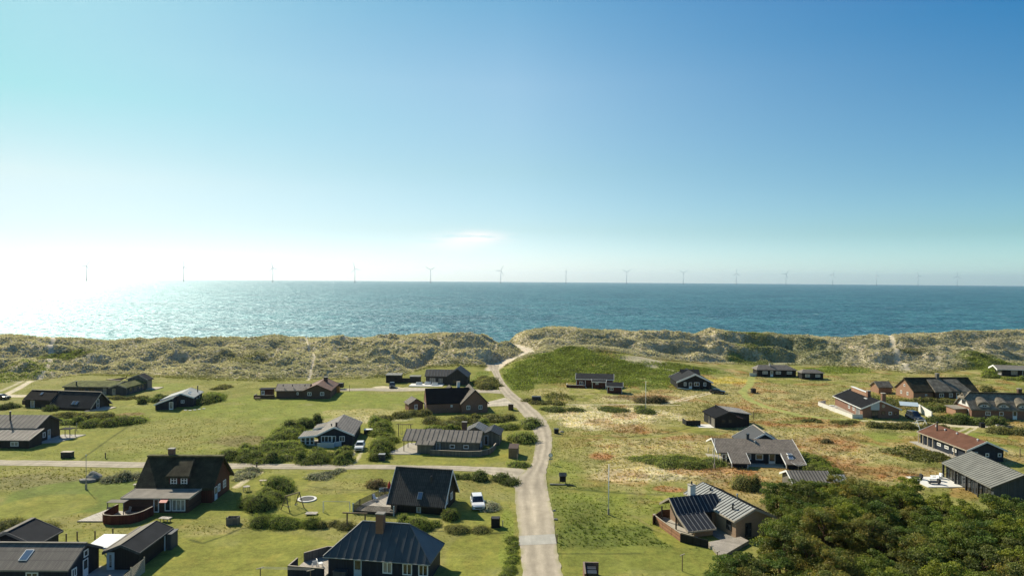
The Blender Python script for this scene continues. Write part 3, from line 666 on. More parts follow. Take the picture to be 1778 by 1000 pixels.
# ---------------------------------------------------------------- building kit
class House:
    def __init__(s, name, label, cat, x, y, rot=0, group=None, z=0.0):
        s.r = thing(name, label, cat, (x, y, z), R(rot), group)
    def P(s, mb, name, mats, parent=None, **k):
        return mb.build(name, mats, parent or s.r, **k)
    def wing(s, a0, a1, prof, axis='x', wall='black', roof='felt_black', oh=.35, ohe=.35, verge=None, t=.16, seam=None, rib='rib', wname='wall', gable=None, fascia=None, base=-.6, rname='roof', walls=True, wa0=None, wa1=None, vh=.26):
        """roof profile prof [(b,z)...] swept from a0 to a1; walls underneath"""
        f = (lambda a, b, z: (a, b, z)) if axis == 'x' else (lambda a, b, z: (b, a, z))
        m = MB(); up = prof; lo = [(b, z-t) for b, z in prof]
        ring = lambda a: [f(a, b, z) for b, z in up]+[f(a, b, z) for b, z in reversed(lo)]
        m.prism(ring(a0), ring(a1))
        mats = [M[roof]]
        if seam:
            mats.append(M[rib]); m.mi = 1; k = int((a1-a0)/seam)
            for i in range(k+1):
                a = a0+.03+(a1-a0-.06)*i/k
                for (b0, z0), (b1, z1) in zip(up[:-1], up[1:]):
                    m.bar(f(a, b0, z0+.03), f(a, b1, z1+.03), .07, .07)
        rf = s.P(m, rname, mats)
        if verge:
            for a in (a0-.03, a1+.03):
                m = MB(); o_ = lambda d: [f(a+d, b, z+.06) for b, z in up]+[f(a+d, b, z-vh) for b, z in reversed(up)]
                m.prism(o_(-.03), o_(.03)); s.P(m, 'bargeboard', M[verge], rf)
        if fascia:
            for (b, z), q in ((up[0], -.034), (up[-1], .034)):
                m = MB(); m.bar(f(a0, b+q, z-.08), f(a1, b+q, z-.08), .06, .2); s.P(m, 'gutter_board', M[fascia], rf)
        b0, b1 = up[0][0]+oh, up[-1][0]-oh
        zi = lambda b: float(np.interp(b, [p[0] for p in up], [p[1] for p in up]))-t*.6
        w0, w1 = (a0+ohe if wa0 is None else wa0), (a1-ohe if wa1 is None else wa1)
        W_ = dict(a0=w0, a1=w1, b0=b0, b1=b1, axis=axis, roof=rf, zi=zi)
        if walls:
            sec = [(b0, base), (b0, zi(b0))]+[(b, z-t*.6) for b, z in up[1:-1]]+[(b1, zi(b1)), (b1, base)]
            m = MB(); m.prism([f(w0, b, z) for b, z in sec], [f(w1, b, z) for b, z in sec])
            W_['wall'] = s.P(m, wname, M[wall])
        return W_
    def frame_at(s, W_, face):
        """(origin, along, outward) of a wall face in local space"""
        if W_['axis'] == 'x': x0, x1, y0, y1 = W_['a0'], W_['a1'], W_['b0'], W_['b1']
        else: x0, x1, y0, y1 = W_['b0'], W_['b1'], W_['a0'], W_['a1']
        return {'front': (Vector((0, y0, 0)), Vector((1,0,0)), Vector((0,-1,0))), 'back': (Vector((0, y1, 0)), Vector((1,0,0)), Vector((0,1,0))),
                'left': (Vector((x0, 0, 0)), Vector((0,1,0)), Vector((-1,0,0))), 'right': (Vector((x1, 0, 0)), Vector((0,1,0)), Vector((1,0,0)))}[face]
    def win(s, W_, face, p, z, w=1.1, h=1.1, name='window', cols=2, rows=1, fr='white', pane='glass', bar=.13, panel=0):
        o, u, n = s.frame_at(W_, face); c = o+u*p; Z = Vector((0,0,1))
        def bx(m, a0, a1, z0, z1, d0, d1):
            q = lambda a, d, zz: tuple(c+u*a+n*d+Z*zz)
            m.prism([q(a0,d0,z0), q(a1,d0,z0), q(a1,d1,z0), q(a0,d1,z0)], [q(a0,d0,z1), q(a1,d0,z1), q(a1,d1,z1), q(a0,d1,z1)])
        m = MB(); z0, z1 = z, z+h
        bx(m, -w/2, -w/2+bar, z0, z1, -.04, .06); bx(m, w/2-bar, w/2, z0, z1, -.04, .06)
        bx(m, -w/2+bar, w/2-bar, z0, z0+bar, -.04, .06); bx(m, -w/2+bar, w/2-bar, z1-bar, z1, -.04, .06)
        for i in range(1, cols): a = -w/2+w*i/cols; bx(m, a-bar*.4, a+bar*.4, z0+bar, z1-bar, -.04, .05)
        for i in range(1, rows): zz = z0+h*i/rows; bx(m, -w/2+bar, w/2-bar, zz-bar*.3, zz+bar*.3, -.04, .045)
        if panel: bx(m, -w/2+bar, w/2-bar, z0+bar, z0+panel, -.03, .04)
        fo = s.P(m, name, M[fr])
        m = MB(); bx(m, -w/2+bar*.6, w/2-bar*.6, z0+panel+bar*.6, z1-bar*.6, -.02, .02); s.P(m, 'pane', M[pane], fo)
        if name == 'door':
            m = MB(); bx(m, w/2-bar-.16, w/2-bar-.04, z0+1.0, z0+1.06, .06, .11); s.P(m, 'handle', M['metal'], fo)
        return fo
    def door(s, W_, face, p, w=.95, h=2.05, fr='white', pane='glass', panel=.9, z=.05): return s.win(W_, face, p, z, w, h, 'door', 1, 1, fr, pane, .11, panel)
    def chimney(s, x, y, z0, z1, w=.8, d=.6, mat='brick', W_=None, cap='concrete', flue=False):
        m = MB(); m.box(x-w/2, x+w/2, y-d/2, y+d/2, z0, z1); c = s.P(m, 'chimney', M[mat], W_['roof'] if W_ else None)
        m = MB(); m.box(x-w/2-.06, x+w/2+.06, y-d/2-.06, y+d/2+.06, z1, z1+.12)
        c2 = m.build('chimney_cap', M[cap], s.r if not W_ else W_['roof'])
        if flue: m = MB(); m.tube((x,y,z1+.12), (x,y,z1+.55), .14, .11); m.build('flue', M['darkmetal'], W_['roof'] if W_ else s.r)
    def pipe(s, x, y, z0, z1, r=.12, W_=None, mat='darkmetal'):
        m = MB(); m.tube((x,y,z0), (x,y,z1), r); m.tube((x,y,z1), (x,y,z1+.1), r*1.7, r*1.2); s.P(m, 'flue', M[mat], W_['roof'] if W_ else None)
    def skylight(s, W_, a, b, w=.8, h=1.1, fr='metal', pane='skyglass', side=0):
        """on slope number side of the profile, centred on (a, b)"""
        f = (lambda a, b, z: Vector((a, b, z))) if W_['axis'] == 'x' else (lambda a, b, z: Vector((b, a, z)))
        z = lambda bb: W_['zi'](bb)+.10
        e = .05; n = (f(0, b+e, z(b+e))-f(0, b-e, z(b-e))).normalized(); u = f(1,0,0); nn = u.cross(n)
        if nn.z < 0: nn = -nn
        c = f(a, b, z(b))
        def slab(m, w, h, d0, d1):
            q = [c+u*sx*w/2+n*sy*h/2 for sx, sy in ((-1,-1),(1,-1),(1,1),(-1,1))]
            m.prism([p+nn*d0 for p in q], [p+nn*d1 for p in q])
        m = MB(); slab(m, w, h, -.05, .08); sk = s.P(m, 'skylight', M[fr], W_['roof'])
        m = MB(); slab(m, w-.16, h-.16, .04, .10); s.P(m, 'pane', M[pane], W_['roof'] if False else sk)
    def deck(s, pts, z=.18, mat='deckwood', name='terrace', t=.25):
        m = MB(); m.prism([(x, y, z-t-.3) for x, y in pts], [(x, y, z) for x, y in pts]); return s.P(m, name, M[mat])
    def screen(s, pts, h=1.2, mat='navy', cap=None, name='screen_wall', t=.08, z=0, slat=False, posts=True):
        m = MB(); c = MB()
        for (x0, y0), (x1, y1) in zip(pts[:-1], pts[1:]):
            if slat:
                k = int(h/.16)
                for i in range(k): m.bar((x0,y0,z+.12+i*.16), (x1,y1,z+.12+i*.16), .03, .1)
            else: m.bar((x0,y0,z+h/2-.15), (x1,y1,z+h/2-.15), t, h+.3)
            c.bar((x0,y0,z+h+.03), (x1,y1,z+h+.03), t+.06, .06)
        if posts:
            for x, y in pts: m.box(x-.06, x+.06, y-.06, y+.06, z-.3, z+h+.02)
        o = s.P(m, name, M[mat])
        if cap: s.P(c, 'top_rail', M[cap], o)
        else: c.bm.free()
        return o
    def posts(s, pts, z1, mat='white', w=.12, z0=-.3, name='post'):
        for x, y in pts: m = MB(); m.box(x-w/2, x+w/2, y-w/2, y+w/2, z0, z1); s.P(m, name, M[mat])
    def hip(s, x0, x1, y0, y1, ze, zr, hl, hr, wall, roof, oh=.4, t=.14, seam=None, rib='ribm', wname='wall', base=-.6):
        ym = (y0+y1)/2; m = MB()
        a = [(x0,y0),(x1,y0),(x1,y1),(x0,y1)]; r0, r1 = (x0+hl, ym, zr), (x1-hr, ym, zr)
        V = [m.bm.verts.new((x, y, ze)) for x, y in a]; L = [m.bm.verts.new((x, y, ze-t)) for x, y in a]; A, B = m.bm.verts.new(r0), m.bm.verts.new(r1)
        m.face([V[0],V[1],B,A]); m.face([V[2],V[3],A,B]); m.face([V[1],V[2],B]); m.face([V[3],V[0],A]); m.face(L)
        for i in range(4): m.face([V[i],V[(i+1) % 4],L[(i+1) % 4],L[i]])
        mats = [M[roof]]
        if seam:
            mats.append(M[rib]); m.mi = 1
            k = int((x1-x0)/seam)
            for i in range(1, k+1):
                x = x0+(x1-x0)*i/(k+.5)-.2
                f = min(1, (x-x0)/hl, (x1-x)/hr)
                if f < .12: continue
                for ys, s_ in ((y0, 1), (y1, -1)): m.bar((x, ys, ze+.02), (x, ys+s_*f*(ym-y0), ze+f*(zr-ze)+.02), .07, .09)
            for c, r in (((x0,y0),r0),((x1,y0),r1),((x1,y1),r1),((x0,y1),r0)): m.bar((c[0],c[1],ze+.02), (r[0],r[1],r[2]+.02), .12, .09)
            m.bar((r0[0],r0[1],zr+.03), (r1[0],r1[1],zr+.03), .22, .09)
        rf = s.P(m, 'roof', mats)
        W_ = dict(a0=x0+oh, a1=x1-oh, b0=y0+oh, b1=y1-oh, axis='x', roof=rf, zi=lambda b: ze+(min(b-y0, y1-b))/((y1-y0)/2)*(zr-ze)-t)
        m = MB(); m.box(x0+oh, x1-oh, y0+oh, y1-oh, base, ze-t*.5); W_['wall'] = s.P(m, wname, M[wall])
        return W_
    def inv(s, px, py, z=0.0):
        """local x, y of a photo pixel at height z"""
        p = G(px, py, z); d = p-Vector(s.r.location); c, n = math.cos(-s.r.rotation_euler.z), math.sin(-s.r.rotation_euler.z)
        return (d.x*c-d.y*n, d.x*n+d.y*c)

def gab(W, ze, zr, y0=0.0, ym=None): return [(y0, ze), (y0+W/2 if ym is None else ym, zr), (y0+W, ze)]

# A  long navy house, bottom left
h = House('summer_house', 'navy boarded house with grey corrugated roof and skylight, cut by the bottom left corner', 'house', -64.5, 76.6)
w = h.wing(0, 15.3, gab(6.6, 2.3, 4.05), wall='navy', roof='eternit', verge='slategrey', fascia='felt_grey')
m = MB(); m.bar((0,3.3,4.12), (15.3,3.3,4.12), .34, .07); h.P(m, 'painted_sunlit_slope', M['felt_grey'], w['roof'])
h.skylight(w, 9.4, 1.75, .95, 1.5, 'white', 'skyglass'); h.skylight(w, 5.8, 1.2, .5, .5, 'felt_grey', 'skyglass')
h.win(w, 'right', 1.5, .9, .9, 1.0); h.door(w, 'right', 3.6); h.win(w, 'right', 3.7, 2.35, .85, .8, cols=1); h.win(w, 'front', 11, .7, 1.4, 1.2)
h.deck([(14.9,0.2),(20.4,.2),(20.4,6.6),(14.9,6.6)], .06, 'concrete', 'patio')
# roof behind it
h = House('outbuilding', 'low outbuilding with plain black felt roof, its gable towards the sea, behind the skylight house', 'outbuilding', -65.0, 83.6)
w = h.wing(0, 5.0, gab(7.4, 2.3, 3.9), 'y', wall='navy', roof='felt_char', verge='felt_grey', fascia='slategrey')
m = MB(); m.bar((3.6,0,3.95), (3.6,5.0,3.95), .5, .06); h.P(m, 'painted_sunlit_slope', M['felt_grey'], w['roof'])
# B  shed
h = House('shed', 'long black shed with charcoal felt roof and dark open front, beside the flat white roof', 'shed', -48.4, 81.6)
w = h.wing(0, 8.2, gab(4.4, 2.3, 3.2), 'y', wall='black', roof='felt_char', verge='slategrey', fascia='slategrey', ohe=.5)
m = MB(); m.bar((.12,0,2.5), (.12,8.2,2.5), .2, .05); m.prism([(.0,0,2.36),(2.2,0,3.25),(2.2,8.2,3.25),(0,8.2,2.36)], [(.0,0,2.39),(2.2,0,3.28),(2.2,8.2,3.28),(0,8.2,2.39)]); h.P(m, 'painted_sunlit_slope', M['felt_grey'], w['roof'])  # pale sheet over the left slope: its sunlit tone put into colour
h.posts([(4.3,6.2)], 2.2, 'paleblue', .12); h.win(w, 'front', .7, .05, .9, 2.1, 'door', 1, 1, 'paleblue', 'curtain', .3, .3)
m = MB(); m.box(4.42, 5.0, 6.4, 8.2, 0, 2.1); m.box(4.42,5.1,6.3,8.3,2.1,2.18); h.P(m, 'lean_to', M['slategrey'])
h = House('terrace_roof', 'flat white translucent terrace roof between the navy house and the black shed', 'terrace roof', -51.3, 83.0)
m = MB(); m.prism([(0,0,2.28),(2.85,0,2.28),(2.85,3.9,2.46),(0,3.9,2.46)], [(0,0,2.36),(2.85,0,2.36),(2.85,3.9,2.54),(0,3.9,2.54)]); rf = h.P(m, 'roof_sheet', M['felt_pale'])
m = MB(); m.box(0,2.85,-.06,0,2.2,2.38); m.box(0,.08,0,3.9,2.24,2.4); h.P(m, 'beam', M['white']); h.posts([(.1,.1),(2.7,.1),(.1,3.8),(2.7,3.8)], 2.24, 'white')
h = House('slatted_fence', 'short grey slatted screen fence stepping down in front of the black shed', 'fence', -43.3, 75.2)
for (y0, y1, hh) in ((-3, .2, 1.5), (.2, 3.3, 1.65), (3.3, 6.2, 1.8)):
    m = MB()
    for i in range(int(hh/.19)): m.bar((0, y0+.06, .15+i*.19), (0, y1-.06, .15+i*.19), .04, .11)
    h.P(m, 'slat_panel', M['palewood'])
h.posts([(0,-3),(0,.2),(0,3.3),(0,6.2)], 1.9, 'palewood', .1)

# C  thatched red house with flat roofed extension
h = House('thatched_house', 'dark mossy thatched house with red walls, wall dormer and flat roofed extension on its lawn', 'house', -58.0, 106.2, .5)
w = h.wing(0, 12.1, gab(8.2, 2.5, 6.4), wall='red_boards', roof='thatch_dark', t=.38, oh=.7, ohe=.5)
m = MB(); m.bar((.0,4.1,6.42), (12.1,4.1,6.42), .9, .22); h.P(m, 'painted_sunlit_slope', M['thatch_moss'], w['roof'])
h.chimney(2.3+1.2, 4.6, 5.6, 7.4, .9, .7, 'brick', w)
m = MB(); y0 = .55; m.prism([(5.0,y0,2.0),(8.0,y0,2.0),(8.0,y0,4.1),(5.0,y0,4.1)], [(5.0,3.4,2.0),(8.0,3.4,2.0),(8.0,3.4,4.1),(5.0,3.4,4.1)]); dw = h.P(m, 'dormer_wall', M['red_boards'])
m = MB(); m.prism([(4.5,.1,3.95),(8.5,.1,3.95),(7.7,3.6,5.95),(5.6,3.6,5.95)], [(4.7,.1,4.3),(8.3,.1,4.3),(7.6,3.6,6.2),(5.7,3.6,6.2)]); h.P(m, 'dormer_roof', M['thatch_dark'])
D_ = dict(a0=5, a1=8, b0=y0, b1=3, axis='x', roof=dw)
h.win(D_, 'front', 5.75, 2.65, 1.0, 1.3, rows=3); h.win(D_, 'front', 7.35, 2.65, 1.0, 1.3, rows=3)
h.door(w, 'right', 2.1); h.win(w, 'right', 3.3, 1.0, .8, 1.2, rows=2); h.win(w, 'right', 5.4, 1.0, 1.1, 1.2, rows=2)
e = h.wing(.2, 10.3, [(-4.2, 2.25), (.9, 2.45)], wall='brownboards', roof='felt_grey', verge='palewood', fascia='palewood', t=.2, oh=.3, ohe=.3)
h.win(e, 'front', 8.6, .25, 2.0, 1.75, cols=3, pane='curtain'); h.win(e, 'front', 5.3, .05, .8, 2.0, 'door', 1, 1, 'white', 'glass'); h.win(e, 'front', 7.0, .25, .9, 1.7, cols=1)
m = MB(); m.prism([(6.2,-4.1,2.2),(7.3,-4.1,2.2),(7.3,-5.0,1.8),(6.2,-5.0,1.8)], [(6.2,-4.1,2.24),(7.3,-4.1,2.24),(7.3,-5.0,1.84),(6.2,-5.0,1.84)]); h.P(m, 'awning', M['redpaint'])
h.deck([(-3.9,-8),(3.4,-8.0),(3.4,-3.9),(-.9,-3.6),(-2.6,-3.2)], .15, 'deckwood', 'terrace')
arc = [h.inv(*q, 1.3) for q in ((205,875),(191,882),(179,890),(180.5,893.5),(194,895),(210,894.5),(226,893.5),(240,890),(250,886.5),(259,882),(266,878.5))]
h.screen(arc, 1.3, 'redfence', 'palewood', 'curved_screen')
m = MB(); x, y = h.inv(205, 884, .8); m.box(x-1.3, x+1.3, y-.8, y+.6, 2.0, 2.08); m.box(x-1.2,x-1.1,y-.7,y-.6,0,2.0); m.box(x+1.1,x+1.2,y-.7,y-.6,0,2.0); h.P(m, 'shelter_roof', M['felt_grey'])

# D  steep tiled house
h = House('summer_house', 'steep brown tiled house with white A gable and railed deck, beside the white car', 'house', -18.6, 103.3, -11)
w = h.wing(0, 9.1, gab(8.0, 1.25, 5.75), wall='black', roof='tile_dark', verge='white', oh=.45, ohe=.5)
m = MB(); m.bar((0,4,5.82), (9.1,4,5.82), .4, .09); h.P(m, 'painted_sunlit_slope', M['tile_brown'], w['roof'])
h.skylight(w, 4.9, 1.05, .75, 1.15, 'metal', 'skyglass'); h.pipe(6.2, 2.6, 3.9, 5.0, .13, w)
h.win(w, 'front', 4.9, .1, .7, .9, cols=1, fr='paleblue', pane='curtain'); h.win(w, 'right', 2.6, .9, 1.1, 1.2); h.win(w, 'right', 5.2, .9, 1.1, 1.1); h.win(w, 'right', 4.0, 3.3, .9, .8)
h.deck([(-4.6,-1.4),(1.6,-1.4),(1.6,.8),(.3,.8),(.3,7.2),(-3.0,7.2),(-4.6,2)], .35, 'deckwood', 'deck')
h.screen([(1.7,.6),(1.7,-1.5),(-4.7,-1.5)], 1.35, 'black', None, 'deck_screen', slat=True)
h.screen([(-4.7,-1.5),(-4.7,1.0),(-3.9,4.0),(-3.1,7.2),(-.2,7.2)], 1.3, 'darkgrey', None, 'deck_railing', slat=True)
h.posts([(-4.7,-1.5),(1.7,-1.5),(-.2,7.3)], 1.5, 'paleblue', .14)
# E  hipped slate house
h = House('hipped_house', 'navy house with hipped slate coloured seamed roof and brick chimney, nearest to the camera', 'house', -21.9, 80.5, -9.2)
w = h.hip(0, 13.0, 0, 6.3, 2.5, 5.75, 3.6, 3.5, 'navy', 'seam_hip', .45, seam=1.0)
h.chimney(6.1, 2.55, 4.2, 7.0, .95, .8, 'brick', w, 'stone')
h.door(w, 'front', 4.1, .95, 2.15, 'paleblue', 'glass', 1.0)
for x in (7.7, 10.1, 12.35 if False else 12.0): h.win(w, 'front', x, .85, 1.15, 1.35, cols=2, pane='curtain' if x < 9 else 'glass', bar=.12)
m = MB(); m.tube((12.95,-.05,2.38), (0,-.05,2.38), .06); h.P(m, 'gutter', M['metal'], w['roof'])
h.deck([(-4.0,-.6),(.4,-.6),(.4,5.5),(-1.8,5.5),(-3.9,3.4)], .3, 'deckwood', 'deck')
h.screen([(.4,-.7),(-4.0,-.7),(-4.0,1.6)], 1.35, 'navy', 'palewood', 'deck_screen'); h.screen([(-3.9,3.2),(-1.9,5.6),(.4,5.6)], 1.35, 'greyboards', 'palewood', 'deck_screen')
m = MB(); m.box(1.4,2.9,-.4,.4,0,.9); m.box(1.35,2.95,-.45,.4,.9,1.0); h.P(m, 'storage_box', M['slategrey'])

# F  metal roofed house left edge
h = House('summer_house', 'black house with two step taupe metal roof at the left edge, above the side road', 'house', -133.0, 139.3, 0)
w = h.wing(15, 34.2, [(4.2,3.35),(8.3,5.3),(12.4,3.35)], wall='black', roof='seam_brown', seam=.95, verge='slategrey', oh=.4)
l = h.wing(15, 35.6, [(0,1.8),(4.6,3.25)], wall='black', roof='seam_brown', seam=.95, wname='wall', t=.12)
h.win(l, 'front', 32.4, .55, 1.6, .9, pane='curtain'); h.pipe(27.0, 6.6, 4.2, 6.3, .16, w); h.win(w, 'right', 7.0, .8, .8, 1.1, cols=1); h.door(w, 'right', 8.6, .9, 2.1, 'paleblue', 'curtain')
h.deck([(33.8,4.5),(37.6,5.5),(39.1,13),(33.8,13)], .12, 'concrete', 'patio')
m = MB(); m.box(35.4,37.8,9.5,11.5,1.9,2.0); h.P(m, 'canopy', M['felt_char']); h.posts([(35.5,9.6),(37.7,9.6),(35.5,11.4),(37.7,11.4)], 1.9, 'darkgrey', .1)
# G
h = House('summer_house', 'dark steep roofed house with two blue roof windows side by side, above the left hedge', 'house', -121.8, 181.3, -8)
w = h.wing(0, 12.4, gab(8.0, .6, 4.3), wall='black', roof='felt_char', verge='palewood', fascia=None, oh=.4, ohe=.6)
m = MB(); m.bar((-8.4,4.0,4.34), (12.4,4.0,4.34), .3, .08); h.P(m, 'painted_sunlit_slope', M['palewood'], w['roof'])
w2 = h.wing(-8.4, 0, [(1.0,2.2),(4.0,4.27),(7.0,2.2)], wall='black', roof='felt_black', oh=.4)
h.skylight(w, 6.4, 1.2, .75, 1.1, 'metal'); h.skylight(w, 7.4, 1.2, .75, 1.1, 'metal'); h.skylight(w2, -4.4, 2.9, .8, 1.0, 'darkmetal')
h.win(w, 'right', 3.3, .2, .9, 2.3, 'door', 1, 2, 'white', 'glass'); h.door(w2, 'front', -5.8, 1.1, 2.0, panel=0, pane='curtain')
h.deck([(11.4,-1),(15.5,1.0),(15.5,5.5),(11.4,6)], .15, 'palewood', 'terrace')
m = MB(); m.bar((-9.5,2,1.2),(-7,2,1.2),.08,1.2); h.P(m, 'screen_wall', M['brownboards'])
# H  turf roofed
h = House('turf_roofed_house', 'long dark house with grass turf roof lying at the foot of the left dunes', 'house', -133.2, 204.6, 0)
w = h.wing(0, 14.9, [(0,2.3),(6,3.1),(10,2.6)], wall='slategrey', roof='turf', verge='palewood', t=.3, fascia='slategrey')
w2 = h.wing(-1.2, 12.5, [(14.4,2.3),(17.0,3.2),(19.8,2.3)], 'y', wall='slategrey', roof='turf', verge='palewood', t=.25)
w3 = h.wing(9.5, 13, [(13.6,3.2),(17.4,4.7),(20.4,3.0)], 'y', wall='greyboards', roof='felt_char', verge='palewood', t=.2)
for x in (12.4,): h.door(w, 'front', x, 1.0, 1.9, 'palewood', 'curtain')
h.door(w2, 'front', 15.8, 1.0, 1.9, 'palewood', 'curtain'); h.pipe(3.2, 1.6, 2.4, 3.6, .2, w)
for y in (1.5, 4, 6.5, 8.5): h.win(w2, 'right', y, .5, 1.2, 1.4, cols=2, fr='greyboards')
for x in (5.5, 8.5): h.win(w, 'front', x, .9, 1.6, .8, fr='brownboards')
m = MB(); m.prism([(7.5,9.2,3.0),(12.0,9.2,2.7),(13.4,10.5,3.8),(12.6,11.6,3.2)], [(7.5,9.2,3.2),(12.0,9.2,2.9),(13.4,10.5,4.0),(12.6,11.6,3.4)]); h.P(m, 'porch_roof', M['brownboards'])
h.deck([(20.0,9),(23,9),(23,14),(20.0,14)], .2, 'palewood', 'terrace')
# I
h = House('summer_house', 'small navy house with long low lean to roof, between two hedges on the meadow', 'house', -93.9, 183.2, 10)
w = h.wing(1.8, 11.5, [(0.0,2.0),(5.2,3.7),(8.6,2.5)], 'y', wall='navy', roof='felt_grey', verge='white', oh=.3)
w2 = h.wing(-2.3, 1.9, [(-.3,1.5),(4.6,3.3)], 'y', wall='navy', roof='felt_grey', verge='white', oh=.3, t=.15)
w['roof'].data.materials[0] = M['seam_grey']
h.door(w2, 'front', 3.9, 1.0, 2.0, pane='curtain', panel=.3); h.win(w, 'front', 5.6, 1.0, .9, .8); h.win(w, 'right', 5.6, .9, .8, .9); h.win(w, 'right', 8.2, .9, .8, .9)
h.pipe(7.6, 9.2, 2.7, 4.5, .14, w); h.skylight(w, 4.5, 6.6, .7, .8, 'white'); h.skylight(w, 6.5, 6.3, .7, .8, 'white')
# J
h = House('summer_house', 'low dark red house with red brown tiled cross wing on the left meadow', 'house', -60.4, 199.2, 5)
w2 = h.wing(0, 14.5, [(0,2.35),(4.1,4.15),(8.2,2.35)], 'y', wall='darkbrick', roof='tile_red', verge='brownboards')
w2['roof'].data.materials[0] = M['tile_red']
w = h.wing(-8.0, 1.5, gab(7.0, 2.3, 3.8, 1.2), wall='darkbrick', roof='tile_brown', verge='brownboards')
for x, z in ((2.0,.95),(5.6,.95)): h.win(w2, 'front', x, z, 1.1, 1.0)
h.win(w, 'front', -1.6, 1.0, .5, .8, cols=1); h.chimney(5.0, 9.5, 3.4, 5.0, 1.1, .8, 'darkbrick', w2)
for x in (-6, -3.4, .2): h.pipe(x, 2.9, 3.3, 3.75, .12, w)
s_ = h.wing(-13.0, -8.8, [(3.0,2.5),(5.6,2.6)], wall='red_boards', roof='felt_char'); h.win(s_, 'front', -11.9, .05, .9, 2.0, 'door', 1, 1, 'white', 'curtain', .14, 1.0)
h.screen([(-13.6,3.2),(-13.8,.9),(-8.0,.9)], 1.1, 'brownboards', 'palewood', 'screen_wall')
# K
h = House('summer_house', 'navy house with white gable boards and glazed white veranda, inside a rose hedge', 'house', -40.6, 143.4, 5)
w = h.wing(0, 13.2, [(0,2.25),(3.7,4.0),(7.9,2.25)], 'y', wall='navy', roof='tile_grey', verge='white', oh=.4)
w['roof'].data.materials[0] = M['tile_grey']
l = h.wing(0.02, 5.4, [(-3.6,1.95),(0.1,2.28)], 'y', wall='navy', roof='tile_grey', verge='white', walls=False, t=.12)
h.wing(8.0, 12.5, [(-2.2,1.9),(.6,2.5)], 'y', wall='black', roof='felt_grey', t=.14, verge='white')
L_ = dict(a0=.45, a1=5.2, b0=-3.3, b1=0, axis='y', roof=l['roof'])
m = MB(); m.box(-3.26, .3, .5, 5.1, -.2, .25); h.P(m, 'plinth', M['concrete'])
for x in (-2.75, -1.85, -.95): h.win(L_, 'front', x+.1, .25, .88, 1.6, 'window', 1, 2)
for y in (1.1, 2.2, 3.3, 4.4): h.win(L_, 'left', y+.2, .25, 1.0, 1.6, 'window', 1, 2)
h.win(w, 'front', 2.1, .75, 2.2, 1.35, cols=3); h.win(w, 'front', 5.3, .85, 1.1, 1.15, cols=2, bar=.12); h.door(w, 'front', 3.65, .8, 2.0, panel=.2)
h.chimney(4.0, 1.2, 3.6, 4.7, .35, .35, 'darkbrick', w); h.pipe(2.6, 3.4, 3.4, 3.9, .12, w)
h.screen([(.6,-1.4),(3.9,-1.4),(3.9,-.4),(5.2,-.2)], .95, 'paleblue', 'white', 'porch_screen')
# L
h = House('summer_house', 'long grey house with ribbed taupe roof, open left porch and curved low wall', 'house', -22.0, 139.3, -6)
w = h.wing(.0, 16.0, [(0,2.35),(3.6,3.95),(7.2,2.35)], wall='greyboards', roof='seam_brown', seam=.98, oh=.5, wa0=4.0)
l = h.wing(3.0, 6.9, [(-1.3,1.9),(.15,2.44)], wall='greyboards', roof='seam_brown', seam=.98, t=.12, rib='rib')
h.wing(3.05, 6.3, [(7.5,2.2),(9.2,2.9)], wall='greyboards', roof='seam_dark', t=.1)
h.posts([(.3,.3),(.3,3.6),(.3,6.8)], 2.25, 'darkgrey', .12); h.win(w, 'front', 10.2, .95, 1.05, .75, cols=1); h.win(w, 'front', 13.0, .95, 1.05, .75, cols=1); h.door(w, 'front', 7.3, .9, 2.0, 'paleblue', 'curtain', .3)
h.posts([(15.8,.2)], 2.2, 'darkgrey'); h.win(w, 'right', 3.0, .9, 1.0, 1.0)
h.chimney(11.6, 6.6, 2.8, 5.0, 1.0, .8, 'darkbrick', w, 'stone')
h.deck([(-3.0,-2.4),(4.0,-1.6),(4.0,7.5),(-.5,7.5),(-1.4,2)], .1, 'concrete', 'patio')
h.wing(7.6, 13.6, [(14.9,2.2),(17.0,3.2),(19.1,2.2)], 'y', wall='greyboards', roof='seam_dark', seam=.9, rib='ribl', t=.12)
h.wing(9.2, 15.0, [(11.0,2.3),(13.4,3.5),(15.8,2.3)], 'y', wall='greyboards', roof='seam_grey', seam=.9, t=.12, rib='rib')
x_ = dict(a0=7.95, a1=12, b0=15.2, b1=18, axis='y', roof=w['roof']); h.door(x_, 'front', 16.0, .9, 2.0, 'paleblue', 'glass', 0)
h.screen([(6.2,-1.9),(14.0,-2.1),(16.2,-1.4),(17.6,.2),(18.2,2.4),(18.4,5.5)], 1.05, 'greyboards', 'palewood', 'curved_wall', posts=False, t=.14)
# M
h = House('brick_house', 'red brick house with steep black roof and grey ribbed cross roof, by the road bend', 'house', -22.0, 178.8, 12)
w = h.wing(0, 11.8, gab(8.0, 2.6, 6.0), wall='brick', roof='felt_black', oh=.3, ohe=.05, t=.2)
g = h.wing(-1.6, 9.6, [(8.8,2.5),(12.5,6.1),(16.2,2.5)], 'y', wall='brick', roof='seam_brown', seam=.75, oh=.3, t=.2, verge='darkmetal')
w['roof'].data.materials[0] = M['felt_black']
h.win(g, 'front', 10.8, 1.0, .95, 1.05); h.win(g, 'front', 14.0, 1.0, .95, 1.05); h.win(w, 'front', 6.6, 1.5, .5, .6); h.chimney(9.2, 6.6, 4.2, 7.1, .8, .7, 'whitewall', w)
h.wing(8.0, 12.5, [(4.4,2.5),(7.4,5.6),(10.4,2.5)], 'y', wall='brick', roof='seam_brown', seam=.75, t=.15)
h.win(w, 'left', 2.8, .6, .8, 1.6, cols=1); h.win(w, 'left', 5.2, .6, .8, 1.6, cols=1)
h2 = House('outbuilding', 'tiny brick outhouse with white door and peaked roof, left of the black roofed brick house', 'outbuilding', -27.0, 181.0, 25)
